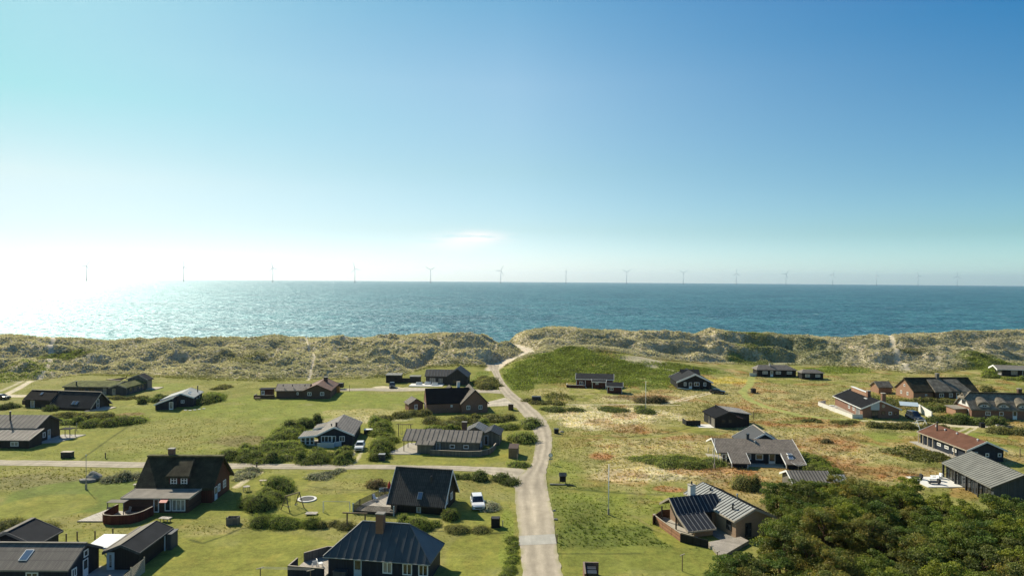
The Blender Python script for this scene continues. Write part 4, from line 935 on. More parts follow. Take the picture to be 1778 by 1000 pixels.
w = h2.wing(0, 4.2, [(0,2.0),(2.2,3.4),(4.4,2.0)], 'y', wall='brick', roof='seam_brown', seam=.8, verge='darkmetal', oh=.25); h2.win(w, 'front', 2.2, .1, .9, 1.7, 'door', 1, 1, 'white', 'curtain', .2, .8)
# N
h = House('summer_house', 'charcoal house with dark ribbed metal roofs and white terrace furniture, below the dune gap', 'house', -28.8, 229.0, -2)
w = h.wing(0, 11.5, gab(6.5, 2.7, 4.6), wall='darkgrey', roof='seam_dark', seam=1.0, rib='ribl')
g = h.wing(-1.0, 9.0, [(7.2,2.6),(11.0,5.3),(14.6,2.6)], 'y', wall='darkgrey', roof='seam_dark', seam=1.2, rib='ribl', verge='slategrey')
h.win(w, 'front', 5.3, .2, 1.6, 1.9, cols=3, fr='darkgrey', pane='curtain'); h.win(w, 'front', 2.6, .2, 2.2, 2.0, cols=3, fr='darkgrey', pane='curtain'); h.win(g, 'front', 10.0, .3, 1.0, 1.5, cols=1, fr='darkgrey')
h.deck([(-4.4,-5.0),(6.5,-5.0),(6.5,.3),(-4.4,.3)], .2, 'whitewall', 'terrace')
for x, y in ((-1.5,-2.2),(1.2,-1.0),(3.8,-2.8)):
    m = MB(); m.box(x-1.0,x+1.0,y-.4,y+.4,.2,.65); m.box(x-1.0,x+1.0,y+.3,y+.45,.65,1.05); h.P(m, 'terrace_seat', M['whitewall'])
h = House('carport', 'black flat roofed carport with low side wing, left of the charcoal house', 'carport', -42.4, 231.8, 0)
h.wing(0, 5.4, [(0,2.6),(4.2,2.75)], wall='black', roof='seam_olive', t=.2, oh=.2, ohe=.2); h.wing(8.0, 11.8, [(.6,2.1),(3.4,2.2)], wall='darkgrey', roof='seam_olive', t=.2, oh=.15, ohe=.15)
h.screen([(5.2,.9),(8.2,.9)], 1.5, 'darkgrey', None, 'screen_wall')
# O
h = House('summer_house', 'low dark red house with black roof and white trim on the green mound', 'house', 20.9, 225.0, -8)
w = h.wing(.0, 12.4, [(0,2.7),(4.0,4.1),(8.0,2.7)], wall='red_boards', roof='felt_char', verge='white', fascia='white', oh=.4, wa0=.3)
l = h.wing(5.3, 10.0, [(-1.9,2.2),(.1,2.75)], wall='red_boards', roof='felt_char', verge='white', t=.12, fascia='white')
h.posts([(.3,.2),(3.2,.2),(5.5,-1.6),(9.8,-1.6)], 2.2, 'white', .16); h.win(l, 'front', 7.0, 1.3, .9, .55); h.win(w, 'front', 1.9, .8, 1.2, 1.1); h.win(w, 'right', 3.2, .7, 2.0, 1.4, cols=3)
h.screen([(-2.8,1.5),(-2.8,-1.2),(3.2,-1.8)], .9, 'red_boards', 'white', 'porch_rail'); h.deck([(-2.8,-1.2),(3.8,-1.8),(3.8,.4),(-2.8,1.6)], .15)
h = House('annex', 'small dark red annex with white corner boards, in front of the low red house', 'annex', 29.3, 213.3, -8)
w = h.wing(0, 5.2, gab(4.4, 2.15, 3.2), wall='red_boards', roof='felt_char', verge='white', fascia='white', oh=.3); h.win(w, 'front', 1.7, .9, 1.1, .9); h.posts([(.33,.33),(4.85,.33)], 2.0, 'white', .14)
# P
h = House('summer_house', 'black house with broad white gable boards and white windows, by the parked dark car', 'house', 53.2, 222.5, -2)
w = h.wing(0, 13.0, [(0,2.35),(6.1,5.0),(11.8,2.35)], 'y', wall='black', roof='felt_char', verge='white', oh=.5, vh=.5)
b_ = h.wing(3.4, 9.6, [(7.5,3.2),(10.5,5.15),(13.5,3.2)], wall='black', roof='felt_char', oh=.4)
for x, ww in ((2.9,.8),(6.6,1.7),(9.2,.9)): h.win(w, 'front', x, 1.0, ww, 1.2, cols=2)
h.door(w, 'front', 4.6, .95, 2.1); h.pipe(6.4, 4.5, 4.5, 6.2, .12, w)
m = MB(); m.bar((.3,-.6,.5),(4.0,-.6,.15),.1,.2); h.P(m, 'step_rail', M['white'])
# Q
h = House('summer_house', 'long black house with pale hipped roof at the foot of the right dunes', 'house', 89.7, 252.5, -2)
w = h.hip(0, 14.8, 0, 6.0, 2.55, 4.1, 1.6, 2.8, 'black', 'tile_grey', .4)
for x in (3.2, 8.0, 12.0): h.win(w, 'front', x, 1.0, 1.8, 1.0, cols=3, pane='curtain')
h.door(w, 'front', 5.6, 1.0, 2.1, pane='curtain')
h.chimney(5.5, 2.4, 3.2, 4.6, .4, .4, 'whitewall', w); h.screen([(-2.0,1.5),(.4,1.2)], 1.2, 'whitewall', None, 'screen_wall')
h = House('annex', 'small black annex with pale hipped roof, right of the long black house', 'annex', 103.6, 246.5, -2)
w = h.hip(0, 8.2, 0, 4.8, 2.3, 3.3, 1.5, 1.8, 'black', 'tile_grey', .35)
for x in (2.3, 5.9): h.win(w, 'front', x, .8, 1.6, 1.0, cols=3, pane='curtain')
# R
h = House('brick_house', 'brick house with broad black roof, two chimneys, white eaves and a walled terrace', 'house', 89.8, 176.9, -5)
w = h.wing(0, 19.5, [(0,2.5),(4.8,4.65),(10.0,2.5)], 'y', wall='brick', roof='felt_black', verge='white', fascia='white', oh=.5)
W_ = w
h.win(w, 'front', 5.4+.2, 1.0, .9, .9, cols=1, fr='brownboards'); h.win(w, 'front', 7.3, 1.0, .8, .8, cols=1); h.win(w, 'front', 8.6, 1.0, .8, .8, cols=1, fr='brownboards')
h.win(w, 'front', 3.55, .05, 1.6, 2.0, 'door', 2, 1, 'darkmetal', 'glass'); m = MB(); m.prism([(2.5,-.02+.32,2.15),(4.6,.30,2.15),(4.6,.30,4.1),(2.5,.30,3.2)], [(2.5,.36,2.15),(4.6,.36,2.15),(4.6,.36,4.1),(2.5,.36,3.2)]); h.P(m, 'gable_panel', M['paleblue'])
m = MB(); m.tube((5.6,.33,3.2),(5.6,.28,3.2),.42,.42,20); h.P(m, 'round_window', M['palewood'])
for y in (6.0, 9.0): h.win(w, 'left', y, .9, 1.2, 1.1, rows=2)
h.win(w, 'left', 3.2, .1, 2.4, 2.0, cols=3); h.chimney(4.6, 7.0, 3.9, 6.0, .8, 1.0, 'brick', w); h.chimney(5.9, 1.2, 3.6, 6.3, .9, .9, 'brick', w)
m = MB(); m.box(4.3,4.7,7.6,17.5,4.2,5.5); h.P(m, 'clerestory_wall', M['orangebrick'], w['roof']); m = MB(); m.box(4.15,4.85,7.5,17.6,5.5,5.62); h.P(m, 'wall_cap', M['white'], w['roof'])
h.skylight(w, 6.2, 3.6, 1.6, .35, 'white', 'curtain')
h.screen([(.1,-.6),(-2.4,-.8),(-4.6,17.5),(-2.0,19.5)], 1.1, 'whitewall', 'palewood', 'terrace_wall', posts=False, t=.2)
h.deck([(.3,.0),(-2.3,-.6),(-4.4,17.3),(.4,18)], .12, 'concrete', 'terrace')
for x, y in ((-2.2,14),(-2.4,11.5)): m = MB(); m.box(x-.6,x+.6,y-.5,y+.5,.12,.8); h.P(m, 'garden_seat', M['whitewall'])
# S
h = House('thatched_house', 'long brick house with dark thatched roof, lit brick gable and thatched middle gable, far right', 'house', 119.6, 205.0, 4)
w = h.wing(0, 20.5, [(0,2.45),(4.7,5.9),(9.4,2.45)], wall='orangebrick', roof='thatch_dark', t=.35, oh=.5, ohe=.25)
m = MB(); m.bar((0,4.7,5.95),(20.5,4.7,5.95),.8,.2); h.P(m, 'painted_sunlit_slope', M['thatch_dark'], w['roof'])
for x0, x1 in ((6.0, 12.6), (11.2, 17.5)):
    m = MB(); m.prism([(x0,-.9,2.3),(x1,-.9,2.3),(x1-1.2,3.6,5.1),(x0+.6,3.6,5.1)], [(x0,-.9,2.65),(x1,-.9,2.65),(x1-1.5,3.8,5.6),(x0+.5,3.8,5.6)]); h.P(m, 'bay_roof', M['thatch'], w['roof'])
m = MB(); m.box(6.4,17.0,-.5,.8,-.3,2.4); bay = h.P(m, 'bay_wall', M['brownboards']); B_ = dict(a0=6.4, a1=17, b0=-.5, b1=.5, axis='x', roof=bay)
h.win(B_, 'front', 8.3, .9, 1.4, 1.1); h.win(B_, 'front', 11.2, .9, 1.1, 1.1); h.door(B_, 'front', 13.4, .95, 2.1); h.win(B_, 'front', 15.6, .9, 1.1, 1.1)
h.win(w, 'left', 3.2, .9, .8, 1.0); h.win(w, 'left', 6.2, .9, .8, 1.0); h.win(w, 'left', 4.7, 3.3, .7, .7, cols=1); h.chimney(10.3, 4.3, 5.2, 7.2, .9, .8, 'greyboards', w); h.win(w, 'front', 4.2, 1.1, .6, .6)
h = House('outbuilding', 'little brick outbuilding with rounded thatch roof, left of the long thatched house', 'outbuilding', 114.9, 216.0, 4)
w = h.wing(0, 5.0, [(0,2.0),(2.5,3.6),(5,2.0)], wall='orangebrick', roof='thatch', t=.3, oh=.3)
# T
h = House('thatched_house', 'thatched house with three eyebrow dormers and white upper gable over brick, at the right edge', 'house', 118.2, 177.4, -7)
w = h.wing(0, 17.0, [(0,2.5),(4.3,6.1),(8.6,2.5)], wall='brick', roof='thatch', t=.35, oh=.5, ohe=.5)
m = MB(); m.bar((1.6,4.3,6.15),(17,4.3,6.15),.8,.22); h.P(m, 'painted_sunlit_slope', M['thatch_dark'], w['roof'])
m = MB(); m.prism([(.44,1.0,2.7),(.44,7.6,2.7),(.44,4.3,5.4)], [(.49,1.0,2.7),(.49,7.6,2.7),(.49,4.3,5.4)]); gp = h.P(m, 'gable_panel', M['whitewall'])
m = MB(); m.prism([(-.35,2.6,4.55),(-.35,6.0,4.55),(2.0,4.3,6.4)], [(-.35,2.6,4.85),(-.35,6.0,4.85),(2.2,4.3,6.6)]); h.P(m, 'hip_thatch', M['thatch'], w['roof'])
Gp = dict(a0=.42, a1=5, b0=0, b1=8, axis='x', roof=w['roof']); h.win(Gp, 'left', 4.3, 3.1, 1.7, .9, cols=3, fr='greyboards'); h.win(w, 'left', 2.4, .2, 1.0, 1.9, cols=1)
for x in (3.6, 8.2, 12.9):
    m = MB(); N_ = 12
    arcp = [(math.cos(math.pi*(1-i/N_)), math.sin(math.pi*i/N_)) for i in range(N_+1)]
    lo_ = [(x+1.7*c, .55, 2.9+1.15*s_+.25) for c, s_ in arcp]; hi_ = [(x+1.1*c, 3.6, 5.0+.5*s_) for c, s_ in arcp]
    m.prism(lo_+[(x+1.3*c, .55, 2.9+.75*s_) for c, s_ in reversed(arcp)], hi_+[(x+.8*c, 3.6, 4.7) for c, s_ in reversed(arcp)]); h.P(m, 'eyebrow_dormer', M['thatch'], w['roof'])
    m = MB(); m.prism([(x+1.3*c, .62, 2.9+.9*s_) for c, s_ in arcp], [(x+1.2*c, 2.4, 2.9+.8*s_) for c, s_ in arcp]); dw = h.P(m, 'dormer_wall', M['whitewall'])
    h.win(dict(a0=x-1, a1=x+1, b0=.60, b1=2, axis='x', roof=dw), 'front', x, 2.95, 1.1, .65, cols=2, fr='paleblue')
h.chimney(14.2, 4.8, 5.4, 7.3, .9, .8, 'darkbrick', w); h.win(w, 'front', 4.4, .9, 1.2, 1.0); h.win(w, 'front', 7.6, .9, 1.0, 1.0, cols=1); h.door(w, 'front', 10.8, 1.0, 2.1)
l = h.wing(2.4, 8.0, [(-2.6,2.0),(.8,2.2)], 'y', wall='orangebrick', roof='felt_grey', t=.1)
# U
h = House('summer_house', 'small black house with pale ribbed side roof and white terrace, in the heath', 'house', 48.4, 163.9, 4)
w = h.wing(0, 8.6, [(0,2.4),(3.6,3.85),(7.6,2.3)], 'y', wall='black', roof='felt_black', verge='darkgrey', oh=.3)
s_ = h.wing(1.2, 8.8, [(3.7,3.75),(9.6,3.0)], 'y', wall='black', roof='pale_rib_roof', seam=1.0, rib='seam_brown', t=.1, oh=.5)
h.win(w, 'front', 2.3, 1.1, .8, .8, fr='darkgrey'); h.win(w, 'front', 3.9, 1.1, .8, .8, fr='darkgrey'); h.door(w, 'left', 4.5, .9, 2.0, 'greyboards'); h.pipe(2.8, 7.0, 3.5, 4.2, .14, w)
m = MB(); m.prism([(5.2,.1,2.9),(6.8,.1,2.4),(6.8,-.5,2.2),(5.2,-.5,2.7)], [(5.2,.1,2.96),(6.8,.1,2.46),(6.8,-.5,2.26),(5.2,-.5,2.76)]); h.P(m, 'porch_roof', M['flower'])
m = MB(); m.box(.02,.16,.1,2.3,-.2,2.1); h.P(m, 'side_panel', M['greyboards']); h.deck([(-3.6,.4),(.3,.0),(.3,4),(-3.2,4)], .1, 'whitewall', 'terrace'); h.screen([(-6.0,5.5),(-6.0,2.6),(-2.6,2.6)], 1.3, 'black', None, 'screen_wall')
# V
h = House('summer_house', 'navy house with wide brown tile roof reaching low at both ends, flagpole at its corner', 'house', 39.4, 131.6, -3.2)
w = h.wing(0, 15.6, [(0,2.25),(4.7,3.95),(9.2,2.4)], wall='navy', roof='tile_brown', verge='white', oh=1.0, wa0=2.6, wa1=15.2)
for a0, a1 in ((2.0, 5.4), (11.9, 15.58)):
    l = h.wing(a0, a1, [(-3.1,1.05),(.05,2.27)], wall='navy', roof='tile_brown', verge='white', t=.13, oh=.8, ohe=.3)
h.posts([(2.2,-2.4),(5.1,-2.4),(12.2,-2.4),(15.2,-2.4),(.3,.2),(.3,4.6),(.3,8.8)], 1.0, 'white', .13); h.posts([(.3,.2),(.3,4.6)], 2.1, 'white', .12)
h.win(w, 'front', 6.0, .75, 1.3, 1.1, cols=1, pane='curtain'); h.win(w, 'front', 8.2, .75, 1.4, 1.1, cols=1); h.door(w, 'front', 10.6, 1.2, 2.0, panel=.5); h.skylight(w, 13.4, -.3, .9, 1.0, 'white')
for y in (1.6, 3.4): pass
for x in (1.1, 1.9): h.win(dict(a0=0, a1=2.6, b0=.4, b1=1, axis='x', roof=w['roof']), 'front', x+.3, .3, .7, 1.6, cols=1, rows=2)
h.win(w, 'left', 3.0, .5, 2.0, 1.6, cols=3); h.chimney(7.0, 4.7, 3.7, 4.8, .5, .5, 'slategrey', w, 'darkmetal'); h.pipe(8.0, 3.2, 3.4, 3.8, .12, w, 'metal')
h.wing(5.5, 13.5, [(6.2,2.4),(10.6,4.9),(15.0,2.4)], 'y', wall='navy', roof='seam_dark', t=.14, verge='white')
m = MB(); m.bar((10.6,5.5,4.98),(10.6,13.5,4.98),.35,.06); h.P(m, 'painted_sunlit_slope', M['palewood']); h.deck([(-.5,-.5),(15.6,-2.2),(15.6,1.2),(-.5,8)], .06, 'concrete', 'patio')
h.skylight(l, 13.3, -1.2, .9, .9, 'white')
# W
h = House('summer_house', 'long navy house with red brown felt roof and white eaves, on the right lawn', 'house', 88.6, 133.9, 0)
w = h.wing(0, 16.5, [(0,2.4),(3.9,4.15),(7.9,2.4)], 'y', wall='navy', roof='felt_brown', verge='white', fascia='palewood', oh=.5)
w['wall'].location.x = 0
h.door(w, 'front', 1.9, .9, 2.0, 'paleblue', 'glass', 0); h.win(w, 'front', 4.2, 1.1, .7, .7, cols=1); h.win(w, 'front', 6.6, 1.1, .7, .7, cols=1)
for y in (4.5, 7, 9.5): h.win(w, 'left', y, 1.0, 1.3, .6, cols=1, pane='curtain')
h.posts([(.12,.4),(.12,4),(.12,11),(.12,12.8),(.12,14.5),(.12,16.1)], 2.3, 'palewood', .16); h.deck([(-1.3,.0),(.6,.0),(.6,17.3),(-1.3,17.3)], .1, 'concrete', 'terrace')
h.pipe(2.2, 13.0, 3.2, 5.2, .14, w); h.pipe(3.0, 11.6, 3.6, 4.0, .12, w, 'white'); h.pipe(3.3, 1.8, 3.8, 4.15, .12, w, 'white'); h.pipe(3.2, 15, 3.7, 4.0, .12, w, 'white'); h.pipe(3.2, 8, 3.7, 4.0, .12, w, 'white')
h.screen([(-1.3,3.2),(-1.3,0),(-.1,-.8)], .9, 'deckwood', 'palewood', 'veranda_rail')
# X
h = House('summer_house', 'dark glass fronted house with plain olive grey roof, behind the pines at the right edge', 'house', 75.9, 108.8, -6)
w = h.wing(0, 15.2, [(0,2.6),(5.0,4.85),(10.0,2.6)], 'y', wall='slategrey', roof='seam_olive', seam=.7, rib='seam_olive', verge='darkmetal', oh=.6)
for y in (2.0, 4.4, 6.8, 9.2, 11.6, 13.6): h.win(w, 'left', y, .1, 1.9, 2.0, cols=2, fr='darkmetal')
h.posts([(.15,7.4),(.15,10.8),(.15,14.9),(.15,3.8)], 2.45, 'darkgrey', .28)
h.deck([(.5,9.0),(-5.5,8.2),(-6.5,14.5),(.5,15)], .1, 'whitewall', 'terrace')
for x, y, q in ((-5.2,13.0,1),(-2.6,12.4,0),(-1.4,14.0,0),(-3.6,10.2,1)):
    m = MB(); m.box(x-.9,x+.9,y-.4,y+.4,.35,.5); m.box(x+.6,x+.9,y-.4,y+.4,.5,1.0); m.box(x-.8,x-.7,y-.3,y+.3,.1,.35); m.box(x+.7,x+.8,y-.3,y+.3,.1,.35); h.P(m, 'lounger', M['darkgrey' if q else 'white'])
# Z
h = House('summer_house', 'pale grey ribbed roof of a low house half hidden behind the pine tops', 'house', 46.6, 113.6, -2)
w = h.wing(0, 6.8, [(0,1.7),(3.2,3.0),(6.4,1.7)], wall='greyboards', roof='seam_grey', seam=.5, verge='white'); h.wing(6.85, 9.6, [(.2,1.4),(2.9,2.5),(5.8,1.4)], wall='greyboards', roof='seam_grey', seam=.5)
w['roof'].data.materials[0] = M['felt_grey']
# AA
h = House('summer_house', 'low house with thick white gable boards behind green scrub at the upper right edge', 'house', 182.0, 258.5, -10)
w = h.wing(0, 20, [(0,2.6),(3.2,3.9),(6.6,2.6)], wall='black', roof='felt_grey', verge='white', fascia='white', ohe=2.0, oh=.6, vh=.5)
h.win(w, 'front', 6.0, .6, 2.2, 1.6, cols=2, fr='palewood', pane='curtain'); h.win(w, 'front', 9.5, .6, 1.6, 1.6, fr='paleblue'); h.win(w, 'left', 4.0, .4, 1.6, 1.9, cols=2); h.win(w, 'left', 2.0, .4, 1.4, 1.9, cols=2)
# Y
h = House('brick_house', 'tan brick house with black and pale ribbed metal roofs, beside the pine wood', 'house', 30.3, 93.0, 17)
g = h.wing(0, 13.0, [(0,2.5),(3.3,3.95),(6.7,2.5)], 'y', wall='tanbrick', roof='seam_grey', seam=.62, verge='palewood', fascia='palewood', oh=.45)
w = h.wing(-5.9, 1.7, [(4.9,2.33),(7.1,4.1),(9.8,2.5)], wall='tanbrick', roof='seam_dark', seam=.62, rib='ribl', verge='palewood', oh=.4, wa0=-4.4)
l = h.wing(-5.9, -1.6, [(1.9,1.05),(4.95,2.36)], wall='tanbrick', roof='seam_dark', seam=.62, rib='ribl', verge='palewood', t=.13, oh=.5, wa0=-4.6, wa1=-1.8, fascia='palewood')
w['roof'].data.materials[1] = M['ribl']
h.chimney(-1.9, 7.7, 3.6, 5.4, .85, .75, 'whitewall', w, 'concrete', True); h.posts([(-5.8,5.3),(-5.8,9.3)], 2.2, 'darkmetal', .16)
h.win(g, 'front', 2.4, .1, 1.0, 1.9, 'door', 1, 1, 'darkmetal', 'glass'); h.win(g, 'left', 1.9, .7, 1.2, 1.3, cols=1, fr='darkmetal'); h.win(w, 'front', -.8, .1, 1.4, 2.0, cols=2, fr='darkmetal'); h.win(l, 'left', 3.3, .1, .8, 1.4, cols=1, fr='palewood')
for x, y in ((1.5,2.6),(2.6,9.8)): h.pipe(x, y, 2.9, 3.9, .13, g)
h.pipe(4.6, 6.0, 3.2, 4.0, .1, g, 'metal')
h.deck([h.inv(1136,891,.15),h.inv(1181,924,.15),(-4.4,2.0),(-4.4,9.6)], .15, 'concrete', 'terrace'); h.deck([(-1.9,-.8),(.5,-.6),(.5,5.2),(-1.9,5.2)], .05, 'stone', 'courtyard')
h.screen([h.inv(*q, 1.1) for q in ((1134,892),(1150,904),(1166,915),(1182,926))], 1.1, 'cedar', 'palewood', 'terrace_fence')
h.screen([h.inv(*q, 1.1) for q in ((1182,926.5),(1206,932),(1229,937))], 1.1, 'black', None, 'terrace_fence')
h.screen([h.inv(*q, 1.5) for q in ((1134,892),(1150,881),(1173,880))], 1.2, 'brownboards', None, 'back_fence')
q = [h.inv(*a, .5) for a in ((1230,940),(1286,931),(1300,938),(1262,960),(1250,964))]; h.deck(q, .5, 'deckwood', 'lower_terrace', .3)
h.screen([h.inv(*a, .4) for a in ((1230,944),(1246,955),(1262,968))], .4, 'deckwood', None, 'retaining_wall', t=.2)
# ---------------------------------------------------------------- foliage
def leaf_quads(Cn, size, aspect=1.0, up=.35, seed=0, out=None):
    g = np.random.default_rng(seed); n = len(Cn)
    d = g.normal(size=(n, 3)); d /= np.linalg.norm(d, axis=1)[:, None]
    if out is not None: d = d*.8+out*.9
    d[:, 2] = np.abs(d[:, 2])+up; d /= np.linalg.norm(d, axis=1)[:, None]
    a = np.cross(d, g.normal(size=(n, 3))); a /= np.linalg.norm(a, axis=1)[:, None]+1e-9; b = np.cross(d, a)
    s = (size*(.65+.7*g.random(n)))[:, None]*.5; a = a*s; b = b*s*aspect
    V = np.stack([Cn-a-b*.3, Cn-b, Cn+a-b*.2, Cn+b], 1).reshape(-1, 3)
    return V, np.arange(n*4).reshape(-1, 4)
def dome(m, x, y, z, r, h, n=10):
    rings = []
    for k in range(4):
        t = k/3*math.pi/2*.93; rings.append([(x+r*math.cos(t)*math.cos(2*math.pi*i/n), y+r*math.cos(t)*math.sin(2*math.pi*i/n), z-.3+(h+.3)*math.sin(t)) for i in range(n)])
    vs = [[m.bm.verts.new(p) for p in rg] for rg in rings]
    for k in range(3):
        for i in range(n): m.face([vs[k][i], vs[k][(i+1) % n], vs[k+1][(i+1) % n], vs[k+1][i]])
    m.face(list(reversed(vs[0]))); m.face(vs[3])
LEAFCOL = dict(rose=(.215,.245,.062), dark=(.13,.16,.045), grey=(.33,.32,.22), lush=(.20,.235,.05), brown=(.16,.12,.065), olive=(.20,.19,.065), silver=(.42,.41,.30))
_sh = [0]
def shrub(label, pts, r, h, tone='rose', name='shrub', cat='shrub', group='bushes and hedges between the plots', line=False, jit=.8, dens=1.0, lsz=1.0):
    """pts: pixels at the foot; line=True runs a hedge along them"""
    _sh[0] += 1; g = np.random.default_rng(500+_sh[0])
    P = [GT(a, b) for a, b in pts]
    if line:
        Q = []
        for p, q in zip(P[:-1], P[1:]):
            L = (q-p).length; k = max(1, int(L/(r*.62)))
            for i in range(k): Q.append(p.lerp(q, (i+g.random()*.6)/k))
        Q.append(P[-1]); P = Q
    o = thing(name, label, cat, P[0], 0, group); ox, oy, oz = P[0]
    m = MB(); VV = []; CC = []; OO = []; SS = []
    for p in P:
        x = p.x+g.normal()*r*jit*.5; y = p.y+g.normal()*r*jit*.5; rr_ = r*(.5+.72*g.random()); hh = h*(.5+.75*g.random()); z = H1(x, y)
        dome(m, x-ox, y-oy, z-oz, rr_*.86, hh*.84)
        s = max(.13, min(.42, .00165*p.y))*lsz; area = math.pi*rr_*(rr_+1.4*hh); n = int(min(2600, dens*area/(s*s)*1.5))
        th = g.random(n)*2*math.pi; sz = g.random(n)**.8; cz = np.sqrt(np.maximum(0, 1-sz*sz)); dd = np.stack([cz*np.cos(th), cz*np.sin(th), sz], 1)
        lump = 1+.24*np.sin(dd[:, 0]*8+x)*np.sin(dd[:, 1]*8+y)*np.cos(dd[:, 2]*5)+.10*g.normal(size=n)*.6
        c = dd*np.array([rr_, rr_, hh])*lump[:, None]*(.9+.12*g.random(n))[:, None]+np.array([x-ox, y-oy, z-oz])
        VV.append(c); OO.append(dd); SS.append(np.full(n, s))
        tone_ = np.array(LEAFCOL[tone])*(.85+.5*g.random()); cl = tone_*(.6+.8*g.random(n))[:, None]*np.array([1, 1, 1]); cl = cl*(1+.25*(g.random((n, 1))-.5)*np.array([[1.6, .4, .3]])); CC.append(cl)
    C_ = np.concatenate(VV); V, F_ = leaf_quads(C_, np.concatenate(SS), .8, .3, _sh[0], np.concatenate(OO))
    link('foliage', npmesh('foliage', V, F_, M['leaf'], np.repeat(np.concatenate(CC), 4, 0)), o)
    m.build('dark_core', M['core'], o, smooth=True)  # dark inner domes added to block the view through the leaves
    return o
S = shrub
S('broad rose hedge between the side road and the navy house with white gable', [(398,796),(450,800),(520,801),(612,799)], 2.3, 1.7, line=True)
S('rough rose thicket behind the roadside hedge, left of the navy veranda house', [(415,784),(455,782),(500,786),(470,770),(505,762),(512,750),(485,755)], 2.6, 1.5, line=True)
S('second row of rose bushes just under the navy veranda house', [(520,789),(560,791),(600,790)], 1.9, 1.5, line=True)
S('dark clump of bushes at the left rear corner of the navy veranda house', [(508,748),(525,741),(545,735)], 2.2, 2.1, 'dark', line=True)
S('tall rose hedge running away from the road right of the parked white hatchback', [(655,797),(664,780),(666,762),(663,745),(660,735)], 2.4, 2.0, line=True)
S('round bush by the bin at the lower end of the tall rose hedge', [(651,797)], 2.0, 1.7)
S('long hedge curving behind the swing lawn towards the brick house', [(672,727),(700,722),(735,721)], 2.6, 1.5, 'olive', line=True)
S('broad low hedge in front of the black roofed brick house', [(742,731),(775,735),(800,735),(840,731),(880,728)], 3.2, 1.5, 'olive', line=True)
S('reddish brown bush against the wall of the black roofed brick house', [(775,716)], 1.7, 1.9, 'brown')
S('hedge behind the chimney of the long grey house', [(742,746),(775,747),(805,746)], 1.8, 1.2, 'lush', line=True)
S('wide rose hedge between the grey outbuildings and the road bend', [(835,742),(865,745),(895,743),(915,741)], 3.0, 1.6, line=True)
S('rounded rose clump on the road edge right of the grey outbuildings', [(898,762),(915,764)], 2.8, 1.8, line=True)
S('round bush on the corner where the side road meets the main road', [(905,810),(915,809)], 1.9, 1.2, line=True)
S('tall rounded bush beside the swing lawn, nearest the thatched house', [(440,884),(455,884),(447,876)], 2.0, 2.3, line=True, lsz=.9)
S('long rounded hedge above the rounded bush, left of the trampoline', [(462,866),(482,856),(497,846)], 2.0, 1.9, line=True, lsz=.9)
S('low bright grassy hedge below the A frame swing', [(455,907),(490,911),(525,913),(545,913)], 1.7, 1.3, 'lush', line=True, lsz=.8)
S('row of small bright bushes between the grassy hedge and the wooden bar frame', [(558,914),(580,915),(600,914)], 1.3, .9, 'olive', line=True, lsz=.8)
S('dark brown rounded bush at the back corner of the railed deck', [(645,845),(662,843)], 1.9, 1.6, 'brown', line=True)
S('rose bush at the front gable corner of the steep tiled house', [(780,901)], 1.7, 1.8, 'lush')
S('hedge of rose bushes between the steep tiled house and the hipped house', [(705,913),(730,916),(752,916)], 1.7, 1.4, 'lush', line=True, lsz=.85)
S('loose grassy bushes trailing right of the rose hedge behind the hipped house', [(770,919),(800,922),(830,922)], 1.3, .7, 'olive', line=True, lsz=.85)
S('row of rose bushes along the side road right of the steep tiled house', [(793,829),(820,831),(850,834),(874,837)], 1.9, 1.4, 'dark', line=True)
S('silvery grass bush right of the white sport utility car', [(857,876),(863,883)], 1.6, 1.4, 'silver', line=True)
S('wide rose thicket between the metal roofed house and the house with blue roof windows', [(95,735),(135,738),(175,741),(205,738),(225,733)], 3.0, 1.5, line=True)
S('second band of rose bushes above the wide thicket on the left', [(95,724),(140,724),(180,726)], 2.4, 1.3, 'olive', line=True)
S('wind bent dark bush in front of the house with blue roof windows', [(80,713),(92,712)], 1.8, 1.6, 'dark', line=True)
S('dark bushes at the left edge below the sandy yard', [(-5,711),(15,709),(25,706)], 2.0, 1.4, 'dark', line=True)
S('grey green bush heap at the left edge behind the black felt roof', [(15,918),(40,914),(70,913)], 2.3, 1.6, 'olive', line=True)
S('low hedge along the front of the turf roofed house', [(185,693),(215,693),(250,692)], 1.5, .8, 'olive', line=True)
S('bushes left of the small navy house with the lean to roof', [(256,700),(272,697),(290,692)], 2.2, 1.4, 'dark', line=True)
S('rose hedge running up from the right wall of the small navy house', [(346,702),(362,697),(378,690)], 3.0, 1.7, line=True)
S('low bushes at the end of the left meadow hedge', [(375,676),(395,672)], 2.2, 1.0, 'olive', line=True)
S('grey heap of beach grass and bushes left of the thatched house', [(180,834),(198,834),(215,832),(232,832)], 1.8, 1.5, 'grey', line=True)
S('grey grass bank behind the thatched house by the side road', [(415,833),(425,824),(440,817)], 1.8, .9, 'grey', line=True)
S('patch of grey green shrubs with pale stones beside the side road', [(530,831),(550,826),(572,823),(590,822)], 1.8, .8, 'grey', line=True)
S('dark green hedge beside the main road bend on the right', [(935,711),(965,712),(1000,712)], 3.0, 1.0, 'dark', line=True, dens=.8)
S('dark green hedge band left of the slim flagpole', [(1040,711),(1080,713),(1115,711)], 3.2, 1.0, 'dark', line=True, dens=.8)
S('low bush with a dark trailer half hidden in it', [(915,697),(955,700),(975,700)], 2.0, .9, 'olive', line=True)
S('dark brown heather clump under the flagpole near the annex', [(1125,698),(1150,699)], 2.8, 1.6, 'brown', line=True)
S('green oval rose thicket in the heath left of the wide tiled house', [(1125,806),(1160,807),(1195,811),(1225,808),(1150,800),(1190,800)], 2.6, .9, 'rose', line=True, dens=.9)
S('small green thicket above the oval thicket in the heath', [(1105,795),(1130,795)], 1.8, .6, 'rose', line=True)
